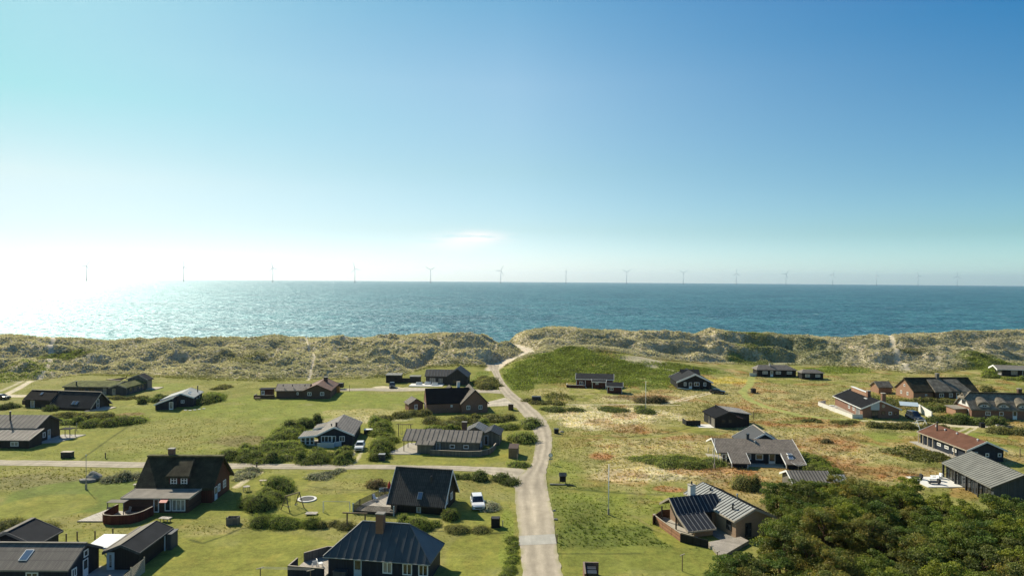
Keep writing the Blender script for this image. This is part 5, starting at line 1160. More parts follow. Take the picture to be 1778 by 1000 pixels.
S('green bushes on the right side of the wide tiled house', [(1402,795),(1415,806),(1430,815),(1448,826),(1405,815)], 2.2, 1.3, 'lush', line=True)
S('low hedge on the road side of the broad black roofed brick house', [(1400,731),(1440,733),(1480,735)], 1.8, .8, 'olive', line=True)
S('hedge between the lawn swing and the white van yard', [(1515,742),(1560,743),(1600,743),(1640,743)], 1.9, 1.2, 'olive', line=True)
S('dark hedge in front of the house with eyebrow dormers', [(1612,729),(1640,733),(1680,736),(1730,739)], 2.4, 2.0, 'dark', line=True)
S('grassy hedge in front of the long thatched house', [(1570,701),(1600,698),(1640,699),(1670,700)], 2.0, 1.1, 'olive', line=True)
S('scattered bushes on the slope between the two thatched houses', [(1600,712),(1625,715),(1655,709)], 1.8, 1.2, 'dark', line=True)
S('grassy hummock bushes at the right edge above the white garden bins', [(1720,752),(1750,750),(1778,752)], 2.4, 1.4, 'olive', line=True)
S('green scrub around the low house at the upper right edge', [(1705,650),(1730,656),(1755,660),(1775,661)], 3.4, 1.8, 'lush', line=True, dens=.8)
S('small dark bush alone in the heath right of the wide tiled house', [(1437,768)], 1.2, .9, 'brown')
S('dark hummock of scrub behind the long thatched house', [(1690,679),(1712,678)], 3.2, 1.6, 'olive', line=True)
S('bush beside the main road below the charcoal house', [(832,668),(846,662),(850,674)], 3.4, 1.8, 'olive', line=True)
S('green scrub beside the main road on the left of the speed ramp', [(884,1004),(888,975),(890,955),(891,935)], .8, .35, 'lush', line=True, lsz=.7)
S('brown and green bushes between the brick house with two metal roofs and the pines', [(1275,845),(1300,848),(1322,852)], 2.0, 2.0, 'olive', line=True)
S('garden bushes behind the low white gable in front of the right house edge', [(1655,727),(1690,733)], 1.6, 1.4, 'lush', line=True)

# ---------------------------------------------------------------- pines
def tree_proto(seed, tone, R_=2.6, Hh=6.0):
    g = np.random.default_rng(seed)
    m = MB(); lean = g.normal(size=2)*.35; top = Vector((lean[0], lean[1], Hh*.72))
    m.tube((0,0,-.4), top*.5, .17, .12, 8); m.tube(top*.5, top, .12, .05, 7)
    cl = []
    n = 46
    for i in range(n):
        th = g.random()*2*math.pi; k = (i+.5)/n; zz = Hh*(.34+.62*k); rad = R_*math.sqrt(max(.05, 1-((k-.28)/.78)**2))*(.55+.5*g.random())
        c = Vector((rad*math.cos(th)+lean[0]*k, rad*math.sin(th)+lean[1]*k, zz+g.normal()*.2)); cl.append(c)
        if i % 3 == 0: s = top*(.35+.6*k); m.tube(s, c*.96, .05, .015, 5)
    trunk = m.mesh('trunk', M['bark'])
    C_ = []; O_ = []; K_ = []
    for c in cl:
        q = 170; d = g.normal(size=(q, 3)); d /= np.linalg.norm(d, axis=1)[:, None]; rr_ = (.45+.55*g.random())
        e = d*np.array([.95, .95, .42])*rr_*(.35+.65*g.random(q)**.5)[:, None]; C_.append(np.array(c)+e); O_.append(d)
        bright = .65+.7*g.random(); warm = g.random()
        base = np.array(tone)*bright*np.array([1+.4*(warm-.4), 1, 1-.2*(warm-.5)])
        K_.append(base*(.7+.6*g.random(q))[:, None])
    V, F_ = leaf_quads(np.concatenate(C_), np.full(len(cl)*170, .235), .42, .2, seed, np.concatenate(O_)*.5)
    crown = npmesh('crown', V, F_, M['leaf'], np.repeat(np.concatenate(K_), 4, 0))
    return trunk, crown
TONES = [(.140,.175,.038), (.110,.148,.034), (.185,.182,.050), (.175,.215,.038), (.125,.140,.040), (.31,.32,.05)]
PROT = [tree_proto(900+i, TONES[i], 2.3+.15*(i % 3), 5.4+.35*(i % 4)) for i in range(6)]
poly = [G(*p, 4.3) for p in ((1225,1010),(1262,980),(1300,945),(1345,925),(1362,905),(1352,878),(1325,858),(1365,842),(1420,850),(1470,852),(1490,842),(1560,848),(1610,866),(1680,884),(1778,884),(1900,905),(1950,1130),(1190,1130))]
def inside(x, y, P):
    c = False; j = len(P)-1
    for i in range(len(P)):
        if (P[i].y > y) != (P[j].y > y) and x < (P[j].x-P[i].x)*(y-P[i].y)/(P[j].y-P[i].y)+P[i].x: c = not c
        j = i
    return c
gap = G(1462, 992, 1.0); TR = []
g = np.random.default_rng(77)
yy = 56.0; row = 0
while yy < 116:
    xx = 14.0+(row % 2)*1.8
    while xx < 112:
        x = xx+g.normal()*.75; y = yy+g.normal()*.7
        if inside(x, y, poly) and math.hypot(x-gap.x, (y-gap.y)*.9) > 3.6 and not (71 < x < 90 and y > 106.5): TR.append((x, y))
        xx += 3.75
    yy += 3.3; row += 1
TR += [tuple(G(a, b, 3.6))[:2] for a, b in ((1378,850),(1404,853),(1430,852),(1455,856),(1474,853),(1352,862))]
for k, (x, y) in enumerate(TR):
    v = int(g.choice(6, p=[.24,.22,.17,.18,.15,.04]))
    lab = 'yellow green pine glowing among its darker neighbours in the dense wood at the lower right' if v == 5 else 'bushy olive green pine in the dense wood at the lower right'
    o = thing('pine_tree', lab, 'tree', (x, y, H1(x, y)), g.random()*6.28, 'pines in the lower right wood' if v != 5 else 'yellow green pines in the lower right wood')
    s = .78+.34*g.random(); o.scale = (s, s, s*(.86+.25*g.random()))
    link('trunk', PROT[v][0], o); link('crown', PROT[v][1], o)

# ---------------------------------------------------------------- grass tufts: heath, meadow and marram, past counting
BLOCK = []
bpy.context.view_layer.update()
for o in bpy.data.objects:
    if o.type == 'MESH' and o.parent and o.name.split('.')[0] in ('wall','terrace','patio','deck','courtyard','lower_terrace','plinth'):
        bb = np.array([c[:] for c in o.bound_box]); mw = o.parent.matrix_world
        BLOCK.append((mw.inverted(), bb[:, 0].min()-.2, bb[:, 0].max()+.2, bb[:, 1].min()-.2, bb[:, 1].max()+.2, mw.translation.x, mw.translation.y))
def free(x, y, margin=.35):
    ok = np.ones(len(x), bool)
    for cen, wid in ROADS:
        lo = cen.min(0)-8; hi = cen.max(0)+8; sel = np.where((x > lo[0]) & (x < hi[0]) & (y > lo[1]) & (y < hi[1]))[0]
        for s in range(0, len(sel), 30000):
            q = sel[s:s+30000]; d = np.hypot(x[q][:, None]-cen[None, ::2, 0], y[q][:, None]-cen[None, ::2, 1]); k = d.argmin(1)
            ok[q] &= d[np.arange(len(q)), k] > wid[::2][k]+margin
    for mi, a, b, c, d, tx, ty in BLOCK:
        sel = np.where((np.abs(x-tx) < 40) & (np.abs(y-ty) < 40))[0]
        if not len(sel): continue
        lx = mi[0][0]*x[sel]+mi[0][1]*y[sel]+mi[0][3]; ly = mi[1][0]*x[sel]+mi[1][1]*y[sel]+mi[1][3]
        ok[sel] &= ~((lx > a) & (lx < b) & (ly > c) & (ly < d))
    return ok
def surf(x, y):
    """height of the finished ground sheet"""
    z0 = height(x, y); c_, r_ = cover(x, y)
    t_ = tussock(x, y)
    return z0 + r_*sst(.45, 1, r_)*(.35+.65*sst(0, .15, dune_t(x, y)))*t_, c_, r_
def tufts(name, label_kind, n, y0, y1, hfun, keep, seed, blades=5, wscale=1.0):
    g = np.random.default_rng(seed); y = y0+(y1-y0)*g.random(n); u_ = -.93+1.86*g.random(n); x = u_*(y+6)
    z, c, r = surf(x, y); t = dune_t(x, y); k = keep(x, y, r, t, g) & free(x, y); x, y, z, c, r, t = x[k], y[k], z[k], c[k], r[k], t[k]; n = len(x)
    h = hfun(r, t, g, n); B = blades
    th = g.random((n, B))*2*np.pi; ln = .25+.6*g.random((n, B)); hb = h[:, None]*(.6+.6*g.random((n, B))); sp = h[:, None]*.35*g.random((n, B))
    wd = (h[:, None]*.30+.0007*y[:, None])*(.7+.6*g.random((n, B)))*wscale
    bx = x[:, None]+sp*np.cos(th+1); by = y[:, None]+sp*np.sin(th+1); bz = np.repeat(z[:, None]-.06, B, 1)
    ax = -np.sin(th)*wd*.5; ay = np.cos(th)*wd*.5
    wind = .22*hb
    tx = bx+np.cos(th)*ln*hb*.8+wind; ty = by+np.sin(th)*ln*hb*.8-wind*.3; tz = bz+hb
    V = np.stack([np.stack([bx-ax, by-ay, bz], -1), np.stack([bx+ax, by+ay, bz], -1), np.stack([tx+ax*.35, ty+ay*.35, tz], -1)], 2).reshape(-1, 3)
    F_ = np.arange(n*B*3).reshape(-1, 3)
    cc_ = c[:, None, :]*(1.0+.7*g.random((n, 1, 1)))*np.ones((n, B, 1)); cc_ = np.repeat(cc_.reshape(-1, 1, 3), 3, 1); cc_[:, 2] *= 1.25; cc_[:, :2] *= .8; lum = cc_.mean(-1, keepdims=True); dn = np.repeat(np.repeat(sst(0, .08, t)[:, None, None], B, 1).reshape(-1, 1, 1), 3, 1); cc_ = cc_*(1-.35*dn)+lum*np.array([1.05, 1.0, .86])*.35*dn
    return kind(link(name, npmesh(name, V, F_, M['blade'], cc_.reshape(-1, 3))), 'stuff')
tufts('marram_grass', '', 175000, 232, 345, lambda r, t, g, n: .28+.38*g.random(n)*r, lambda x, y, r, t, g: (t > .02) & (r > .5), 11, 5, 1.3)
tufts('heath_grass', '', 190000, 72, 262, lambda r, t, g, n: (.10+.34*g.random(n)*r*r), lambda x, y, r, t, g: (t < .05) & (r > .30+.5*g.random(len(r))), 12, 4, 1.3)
def scrub(name, ells, n, h0, size, seed, tone):
    """creeping rose and crowberry mats that nobody could count"""
    g = np.random.default_rng(seed); XX = []; 
    for (px, py, rx, ry) in ells:
        p = GT(px, py); D = p.y; a = rx*D/FPX; b = ry*D*D/(FPX*CAM_H)*(.6 if py < 650 else 1); k = int(n*rx*ry/1000.); th = g.random(k)*6.283; q = np.sqrt(g.random(k))*(1+.15*np.sin(5*th))*(1+.12*g.normal(size=k))
        XX.append(np.stack([p.x+a*q*np.cos(th), p.y+b*q*np.sin(th)], 1))
    P = np.concatenate(XX); x, y = P.T; keepm = free(x, y) & (fbm(x, y, 7, 3, 171)+.3*(g.random(len(x))-.5) > .36); d_, _ = seg_dist(x, y, BEACH_PATH); keepm &= d_ > 3; x, y = x[keepm], y[keepm]; z, _, _ = surf(x, y)
    hh = h0*(.2+1.1*fbm(x, y, 2.6, 3, 173)); C_ = np.stack([x, y, z+hh*g.random(len(x))**.5], 1)
    V, F_ = leaf_quads(C_, np.full(len(x), size), .8, .5, seed)
    k = (np.array(tone)[None]*(.55+.9*g.random((len(x), 1)))*(.65+.7*fbm(x, y, 5, 2, 177))[:, None])
    return kind(link(name, npmesh(name, V, F_, M['leaf'], np.repeat(k, 4, 0))), 'stuff')
scrub('creeping_scrub', [(1000,640,112,24),(1085,652,85,16),(985,620,55,12),(1185,640,60,8),(900,660,30,16),(1150,662,36,6),(1300,616,38,9),(1460,643,52,9),(1735,640,60,12),(25,650,50,12),(110,617,36,8)], 14000, .5, .42, 21, (.225,.265,.062))
scrub('low_scrub', [(440,625,40,8),(1575,612,28,6),(1690,605,18,4),(1750,595,30,4),(970,690,30,6),(1540,700,60,12),(1630,706,60,10),(1600,790,50,12)], 6000, .6, .42, 22, (.16,.165,.055))
# ---------------------------------------------------------------- small things on the plots
def TH(name, label, cat, px, py, rot=0, group=None):
    p = GT(px, py); return thing(name, label, cat, p, R(rot), group)
def part(o, mb, name, mat, **k): return mb.build(name, M[mat] if isinstance(mat, str) else mat, o, **k)
def car(label, px, py, rot, paintm, L=4.5, Wd=1.85, Hh=1.65, suv=True, name='parked_car'):
    o = TH(name, label, 'car', px, py, rot); hw = Wd/2; m = MB()
    sec = [(-L/2, .38), (-L/2+.05, .75), (-L/2+.35, .92), (-L*.22, 1.0), (L/2-.25, 1.02), (L/2-.02, .85), (L/2, .4), (L/2-.1, .25), (-L/2+.1, .25)]
    m.prism([(-hw, a, z) for a, z in sec], [(hw, a, z) for a, z in sec]); part(o, m, 'body', paintm, bevel=.07, smooth=False)
    m = MB(); tp = hw-.22
    a = [(-hw+.08, -L*.22, .98), (hw-.08, -L*.22, .98), (hw-.08, L/2-.3, .98), (-hw+.08, L/2-.3, .98)]; b = [(-tp, -L*.05, Hh-.06), (tp, -L*.05, Hh-.06), (tp, L/2-.55 if suv else L*.3, Hh-.06), (-tp, L/2-.55 if suv else L*.3, Hh-.06)]
    m.prism(a, b); part(o, m, 'cabin_glass', 'glass', bevel=.04)
    m = MB(); q = [(x*1.02, y, Hh-.07) for x, y, z in b]; m.prism(q, [(x*.93, y*.93+.02, Hh) for x, y, z in q]); part(o, m, 'car_roof', paintm, bevel=.02)
    for sx in (-1, 1):
        m = MB()
        for k in range(3):
            f = (0, .5, 1)[k]; pa = Vector(a[1]).lerp(Vector(a[2]), f); pb = Vector(b[1]).lerp(Vector(b[2]), f); pa.x *= sx; pb.x *= sx; m.bar(pa+Vector((sx*.01,0,0)), pb+Vector((sx*.01,0,0)), .09, .07)
        part(o, m, 'door_frame', paintm)
    for sx in (-1, 1):
        for sy in (-L*.31, L*.30):
            m = MB(); m.tube((sx*(hw-.2), sy, .34), (sx*(hw+.02), sy, .34), .34, n=18); wh = part(o, m, 'wheel', 'tyre')
            m = MB(); m.tube((sx*(hw+.02), sy, .34), (sx*(hw+.035), sy, .34), .2, n=12); m.build('rim', M['metal'], wh)
        m = MB(); m.box(sx*hw*.72-.2, sx*hw*.72+.2, -L/2-.01, -L/2+.12, .66, .80); part(o, m, 'headlight', 'lampglass')
        m = MB(); m.box(sx*hw*.82-.12, sx*hw*.82+.12, L/2-.06, L/2+.015, .75, .95); part(o, m, 'tail_light', 'tail')
        m = MB(); m.box(sx*(hw+.0), sx*(hw+.18), -L*.17, -L*.13, 1.0, 1.14); part(o, m, 'wing_mirror', paintm)
    m = MB(); m.box(-.55,.55,-L/2-.02,-L/2+.04,.45,.62); part(o, m, 'grille', 'darkmetal')
    return o
car('white sport utility car parked nose to the camera beside the steep tiled house', 829, 879, 8, M['carwhite'], 4.6, 1.9, 1.7)
car('small white hatchback parked by the tall rose hedge below the navy veranda house', 625, 780, 5, M['carwhite'], 4.0, 1.75, 1.55)
car('dark car parked right of the black house with broad white gable boards', 1246, 683, 70, M['cardark'], 4.5, 1.85, 1.5, False)
car('dark car on the gravel yard in front of the black carport', 681, 673, 10, M['cardark'], 4.4, 1.85, 1.7)
car('dark car cut by the left edge on the sandy yard', 3, 693, 80, M['cardark'], 4.5, 1.85, 1.5, False)
car('dark van parked behind the broad black roofed brick house', 1588, 728, 5, M['carblue'], 4.9, 1.95, 2.1)
def flagpole(label, px, py, h, r=.05, white=True):
    o = TH('flagpole', label, 'flagpole', px, py, 0, 'flagpoles'); m = MB(); m.tube((0,0,-.3), (0,0,h), r*1.5, r*.8, 10); part(o, m, 'pole', 'white' if white else 'palewood', smooth=True)
    m = MB(); m.tube((0,0,h), (0,0,h+.16), .09, .04, 10); part(o, m, 'finial', 'white'); m = MB(); m.box(-.14,.14,-.1,.1,-.3,.9); part(o, m, 'foot', 'palewood')
flagpole('tall white flagpole on the rough grass left of the brick house with two metal roofs', 1056.5, 893, 7.4, .06)
flagpole('white flagpole beside the left corner of the wide brown tiled house', 1240.5, 813, 5.4, .05)
flagpole('slim white flagpole in the heath near the small red annex', 1121, 714, 8.0, .06)
flagpole('thin pale flagpole on the lawn left of the thatched house with curved red screen', 149.5, 849, 5.6, .045, False)
def swing(label, px, py, rot, w=3.2, h=2.2, aframe=True, mat='wood'):
    o = TH('swing_frame', label, 'swing', px, py, rot)
    for sx in (-1, 1):
        m = MB()
        if aframe: m.bar((sx*w/2, -1.1, -.1), (sx*w/2*.94, 0, h), .1); m.bar((sx*w/2, 1.1, -.1), (sx*w/2*.94, 0, h), .1); m.bar((sx*w/2, -.7, .8), (sx*w/2, .7, .8), .07)
        else: m.bar((sx*w/2, 0, -.2), (sx*w/2, 0, h), .14, up=(0,1,0))
        part(o, m, 'side_frame', mat)
    m = MB(); m.bar((-w/2-(0 if aframe else .5), 0, h+.04), (w/2+(0 if aframe else .5), 0, h+.04), .13); part(o, m, 'top_beam', mat)
    for q in (-.5, .5):
        m = MB(); x = q*w*.5; m.bar((x-.2,0,h),(x-.2,0,.5),.03); m.bar((x+.2,0,h),(x+.2,0,.5),.03); m.box(x-.24,x+.24,-.12,.12,.46,.5); part(o, m, 'swing_seat', 'darkmetal')
    return o
swing('wooden A frame swing beside the round trampoline', 508, 883, 55, 2.6, 2.2)
swing('tall post swing on the lawn left of the long grey house', 702.5, 757, 0, 2.7, 2.6, False)
swing('white A frame swing at the lawn edge left of the red brown roof', 1599, 744, 15, 2.6, 2.0, True, 'white')
o = TH('trampoline', 'round in ground trampoline with pale rim on the swing lawn', 'trampoline', 533, 867)
m = MB(); n_ = 36; oi = [(1.5*math.cos(2*math.pi*i/n_), 1.5*math.sin(2*math.pi*i/n_)) for i in range(n_)]
m.prism([(x, y, .02) for x, y in oi], [(x, y, .16) for x, y in oi]); part(o, m, 'rim', 'whitewall'); m = MB(); m.prism([(x*.76, y*.76, .14) for x, y in oi], [(x*.76, y*.76, .175) for x, y in oi]); part(o, m, 'jumping_mat', 'felt_black' if False else 'darkgrey')
o = TH('goal_frame', 'thin white football goal frame on the swing lawn', 'goal', 584, 889, -2)
m = MB(); m.bar((-2.0,0,1.62),(2.0,0,1.62),.05); part(o, m, 'crossbar', 'metal')
for sx in (-1, 1):
    m = MB(); m.bar((sx*2,0,-.05),(sx*2,0,1.6),.16 if sx < 0 else .12,.06); m.bar((sx*2,0,1.5),(sx*2,.7,0),.05); part(o, m, 'goal_post', 'white')
o = TH('bar_frame', 'wooden bar frame of two posts and a beam behind the hipped house', 'bar frame', 618, 919, -4)
m = MB(); m.bar((-1.9,0,2.3),(1.6,0,2.3),.16); part(o, m, 'beam', 'wood')
for x in (-1.25, 1.3): m = MB(); m.bar((x,0,-.2),(x,0,2.22),.17, up=(0,1,0)); part(o, m, 'post', 'wood')
def table(label, px, py, rot=0, r=None, w=1.6, d=.8, h=.72, mat='deckwood'):
    o = TH('garden_table', label, 'garden table', px, py, rot); m = MB()
    if r: m.tube((0,0,h),(0,0,h+.06), r, n=24)
    else: m.box(-w/2,w/2,-d/2,d/2,h,h+.06)
    part(o, m, 'table_top', mat); q = (r or w/2)*.7; e = (r or d/2)*.7
    for sx in (-1, 1):
        for sy in (-1, 1): m = MB(); m.box(sx*q-.04, sx*q+.04, sy*e-.04, sy*e+.04, -.1, h); part(o, m, 'leg', mat)
table('low pale sandbox lid standing on the lawn below the trampoline', 541, 893, 0, None, 1.7, 1.1, .2)
table('round pale garden table beside the rounded bush and the thatched house', 428, 852, 0, .55)
table('pale picnic table beside the flat roofed extension of the thatched house', 241, 848, 10)
table('low wooden table with trestles before the curved red screen', 287, 905, -10, None, 1.6, .9, .5)
table('light garden table in the clump of the long rounded hedge', 457, 840, 0, None, 1.2, .7, .6, 'palewood')
table('pale picnic table left of the low grey wall by the red roofed house', 447, 694, 0, None, 1.6, .8, .6, 'wood')
def box_bin(name, label, cat, px, py, w, d, h, mat, lid, rot=0, posts=False):
    o = TH(name, label, cat, px, py, rot); m = MB(); m.box(-w/2,w/2,-d/2,d/2,-.2,h); part(o, m, 'box', mat, bevel=.015)
    m = MB(); m.box(-w/2-.05,w/2+.05,-d/2-.05,d/2+.05,h+.003,h+.07); part(o, m, 'lid', lid)
    if posts:
        for sx in (-1, 1): m = MB(); m.box(sx*w/2-.05,sx*w/2+.05,-d/2-.06,-d/2+.04,-.1,h+.25); part(o, m, 'post', mat)
    return o
box_bin('bin_shelter', 'black slatted bin shelter with raised posts on the lawn by the main road', 'bin shelter', 860.5, 914, 1.15, 1.0, 1.25, 'black', 'black', 0, True)
box_bin('bin_shelter', 'dark bin box with pale lid by the side road on the left', 'bin shelter', 117, 794, 2.0, 1.0, 1.1, 'darkgrey', 'palewood')
box_bin('bin_shelter', 'tall weathered wooden enclosure right of the long grey house', 'bin shelter', 892, 791, 1.8, 4.0, 1.9, 'wood', 'brownboards', -4)
box_bin('bin_shelter', 'small brown box beside the road bend near the brick house', 'bin shelter', 887, 711, 1.4, 1.2, 1.5, 'brownboards', 'deckwood')
box_bin('bin_shelter', 'grey bin with pale lid at the foot of the tall rose hedge', 'bin shelter', 663, 799, 1.2, .9, 1.2, 'slategrey', 'metal')
box_bin('bin_shelter', 'single black bin beside the curving grass track in the heath', 'bin', 1308, 682, 1.3, 1.0, 1.3, 'black', 'black', 10)
box_bin('bin_shelter', 'small black box with a stone beside it at the left end of the mown path', 'bin', 966, 752, 1.0, .8, 1.0, 'black', 'darkmetal')
box_bin('bin_shelter', 'black bin on the sandy drive in front of the house with eyebrow dormers', 'bin', 1705, 742, 1.0, .8, 1.1, 'black', 'black')
box_bin('garden_bin', 'left of two pale garden bins at the right edge', 'garden bin', 1732, 746, .6, .6, 1.2, 'whitewall', 'greyboards')
box_bin('garden_bin', 'right of two pale garden bins, standing before a dark compost box', 'garden bin', 1741, 748, .6, .6, 1.2, 'palewood', 'greyboards')
box_bin('compost_box', 'dark compost box behind the pale garden bins at the right edge', 'compost box', 1748, 748, 1.8, 1.2, .9, 'darkgrey', 'darkgrey')
box_bin('storage_box', 'dark green storage box under the canopy of the navy veranda house', 'storage box', 640, 753, 1.9, 1.2, 1.0, 'darkgrey', 'white')
o = TH('compost_box', 'open grey wooden compost box with pointed posts alone on the lawn', 'compost box', 405, 909, 5)
for sx in (-1, 1): m = MB(); m.box(sx*.75-.03,sx*.75+.03,-.6,.6,-.1,1.0); part(o, m, 'side_panel', 'greyboards')
for sy in (-1, 1): m = MB(); m.box(-.75,.75,sy*.6-.03,sy*.6+.03,-.1,.95); part(o, m, 'front_panel', 'greyboards')
for sx in (-1, 0, 1): m = MB(); m.box(sx*.72-.06,sx*.72+.06,-.7,-.63,-.1,1.2); part(o, m, 'post', 'greyboards')
o = TH('brick_bin_enclosure', 'brick bin enclosure with dark bins cut by the bottom edge right of the road', 'bin enclosure', 1027, 1004, -3)
m = MB(); m.box(-.95,-.75,-2.2,1.2,-.2,1.5); m2 = part(o, m, 'brick_wall', 'brick'); m = MB(); m.box(-.75,.9,1.0,1.2,-.2,1.5); part(o, m, 'brick_wall', 'brick')
for y in (-.9, .3): m = MB(); m.box(-.55,.5,y-.45,y+.45,0,1.1); b_ = part(o, m, 'bin', 'darkmetal', bevel=.04); m = MB(); m.box(-.58,.53,y-.48,y+.48,1.11,1.2); m.build('lid', M['darkmetal'], b_)
o = TH('mailbox_stand', 'roofed mailbox stand with dark front beside the main road', 'mailbox stand', 977, 839, 0)
m = MB(); m.box(-.45,.45,-.3,.3,.35,1.25); part(o, m, 'letter_box', 'black'); m = MB(); m.prism([(-.65,-.5,1.35),(.65,-.5,1.35),(.65,.45,1.5),(-.65,.45,1.5)], [(-.65,-.5,1.43),(.65,-.5,1.43),(.65,0,1.9),(-.65,0,1.9)]); part(o, m, 'roof', 'greyboards')
for sx in (-1, 1): m = MB(); m.box(sx*.5-.05,sx*.5+.05,-.05,.05,-.2,1.4); part(o, m, 'post', 'wood')
o = TH('fallen_log', 'pale log lying in the grass before the mailbox stand', 'log', 968, 842, -3); m = MB(); m.tube((-1.3,0,.14),(1.4,0,.14),.15,.11,10); part(o, m, 'log', 'palewood')
o = TH('fallen_log', 'short dark log right of the mailbox stand', 'log', 990, 843, -15); m = MB(); m.tube((-.6,0,.14),(.6,0,.14),.16,.14,10); part(o, m, 'log', 'wood')
o = TH('road_sign', 'round road sign on a post at the right side of the road junction', 'road sign', 956, 806, 0)
m = MB(); m.tube((0,0,-.2),(0,0,2.2),.04,n=8); part(o, m, 'post', 'metal'); m = MB(); m.tube((0,-.05,1.75),(0,-.08,1.75),.42,n=24); sg = part(o, m, 'sign_plate', 'metal'); m = MB(); m.tube((0,-.082,1.75),(0,-.09,1.75),.30,n=24); m.build('sign_face', M['white'], sg); m = MB(); m.box(-.35,.35,-.06,-.03,.9,1.2); part(o, m, 'lower_plate', 'metal')
def tpost(label, px, py, h=1.9, w=.7, rot=0):
    o = TH('clothes_post', label, 'clothes post', px, py, rot, 'clothes line posts'); m = MB(); m.bar((0,0,-.2),(0,0,h),.09,up=(0,1,0)); part(o, m, 'post', 'wood'); m = MB(); m.bar((-w/2,-w*.4,h+.03),(w/2,w*.4,h+.03),.08); part(o, m, 'cross_arm', 'palewood')
tpost('T shaped clothes post standing on the open lawn below the brick house terrace', 1184.5, 991, 1.95)
tpost('T shaped clothes post at the corner of the retaining wall beside the pines', 1245.5, 982, 1.7)
tpost('T shaped clothes post at the bottom edge left of the hipped house deck', 452, 1010, 1.6)
tpost('T shaped clothes post directly before the dark deck screen of the hipped house', 539, 1014, 1.6)
o = TH('clothes_line', 'thin clothes lines strung to the left of the hipped house deck', 'clothes line', 452, 1010)
q = GT(539, 1014)-GT(452, 1010)
for k, d in enumerate((-.25, 0, .25)): m = MB(); m.bar((0,d,1.66),(q.x,q.y+d,1.66),.02); part(o, m, 'line', 'metal')
def post(name, label, px, py, h, w=.14, mat='wood', group=None, cat='post'):
    o = TH(name, label, cat, px, py, 0, group); m = MB(); m.box(-w/2,w/2,-w/2,w/2,-.3,h); part(o, m, 'shaft', mat, bevel=.01); m = MB(); m.box(-w*.6,w*.6,-w*.6,w*.6,h,h+.05); part(o, m, 'cap', mat); return o
for k, (px, py, d) in enumerate(((115,941,'leftmost'),(134,937,'second'),(165,936,'third'),(196,931,'fourth'))): post('fence_post', 'wooden fence post, %s of the row behind the skylight house' % d, px, py, 1.1, .13, 'wood', 'fence posts behind the skylight house')
post('marker_post', 'short post with pale head beside the right end of the speed ramp', 967, 941, 1.0, .14, 'wood')
post('marker_post', 'small grey marker next to the black slatted bin shelter', 873, 914, .8, .14, 'palewood')
post('lamp_post', 'dark post beside the gravel track right of the orange tent', 607, 680, 2.1, .12, 'wood')
post('marker_post', 'little dark post in the meadow just above the side road', 183, 795, 1.0, .16, 'wood')
post('marker_post', 'little dark post at the side road right of the thatched house', 446, 812, 1.0, .16, 'darkmetal')
post('marker_post', 'weathered post in the rose clump right of the grey outbuildings', 906, 742, 1.6, .1, 'palewood')
post('marker_post', 'pale post on the verge below the tall wooden enclosure', 898, 801, 1.3, .1, 'palewood')
post('marker_post', 'brown post right of the small black heath house', 1308, 728, 2.0, .14, 'wood')
post('marker_post', 'thin grey post on the green mound left of the low red house', 933, 656, 2.6, .08, 'palewood')
post('marker_post', 'dark post right of the long navy house with red brown roof', 1771, 795, 1.8, .12, 'wood')
o = TH('orange_tent', 'small orange canvas tent beside the red brown cross wing', 'tent', 584, 681); m = MB(); m.prism([(-1.2,-.8,0),(1.2,-.8,0),(1.0,-.8,2.0),(-.9,-.8,2.1)], [(-1.0,.8,0),(1.0,.8,0),(.9,.8,1.7),(-.9,.8,1.8)]); part(o, m, 'canvas', 'orange', bevel=.05); m = MB(); m.box(-.4,.1,-.83,-.81,0,1.5); part(o, m, 'door_flap', 'flower')
o = TH('trailer', 'dark covered trailer standing behind the orange tent', 'trailer', 588, 675); m = MB(); m.box(-1.5,1.5,-.9,.9,.5,1.9); part(o, m, 'cover', 'darkgrey', bevel=.08)
for sx in (-1, 1): m = MB(); m.tube((sx*.4,-.95,.35),(sx*.4,-.8,.35),.33,n=14); part(o, m, 'wheel', 'tyre')
o = TH('trailer', 'dark trailer half hidden in the low bush beside the main road bend', 'trailer', 932, 698); m = MB(); m.box(-1.4,1.1,-.8,.8,.5,1.7); part(o, m, 'cover', 'darkmetal', bevel=.1)
for sx in (-1, 1): m = MB(); m.tube((sx*.5,-.9,.35),(sx*.5,-.75,.35),.33,n=14); part(o, m, 'wheel', 'tyre')
m = MB(); m.box(.9,1.3,-.5,.5,.6,1.3); part(o, m, 'nose', 'metal')
def boulder(label, px, py, sx, sy, sz, seed, mat='stone'):
    o = TH('boulder', label, 'boulder', px, py); bm = bmesh.new(); bmesh.ops.create_icosphere(bm, subdivisions=3, radius=1); g = np.random.default_rng(seed); ph = g.random(3)*6
    for v in bm.verts:
        k = 1+.16*math.sin(v.co.x*3+ph[0])*math.cos(v.co.y*3+ph[1])+.08*math.sin(v.co.z*6+ph[2]); v.co = Vector((v.co.x*sx*k, v.co.y*sy*k, v.co.z*sz*k+sz*.35))
    me = bpy.data.meshes.new('rock'); bm.to_mesh(me); bm.free(); me.materials.append(M[mat]); link('rock', me, o)
boulder('big grey boulder beside the thin pale flagpole', 164, 832, 1.3, 1.0, 1.0, 1); boulder('low flat boulder directly in front of the big grey boulder', 151, 836, 1.4, .8, .45, 2)
boulder('small pale boulder right of the grey grass heap', 215, 834, .6, .4, .3, 3); boulder('small pale stone on the verge above the speed ramp', 965, 902, .3, .25, .18, 4)
boulder('small stone beside the little black box on the mown path', 975, 750, .5, .4, .25, 5, 'palewood')
boulder('second pale stone on the verge below the flagpole', 962, 887, .28, .22, .16, 6)
o = TH('rotary_dryer', 'white rotary clothes dryer in front of the wide tiled house', 'clothes dryer', 1386, 823); m = MB(); m.tube((0,0,-.1),(0,0,1.7),.03,n=8); part(o, m, 'pole', 'metal')
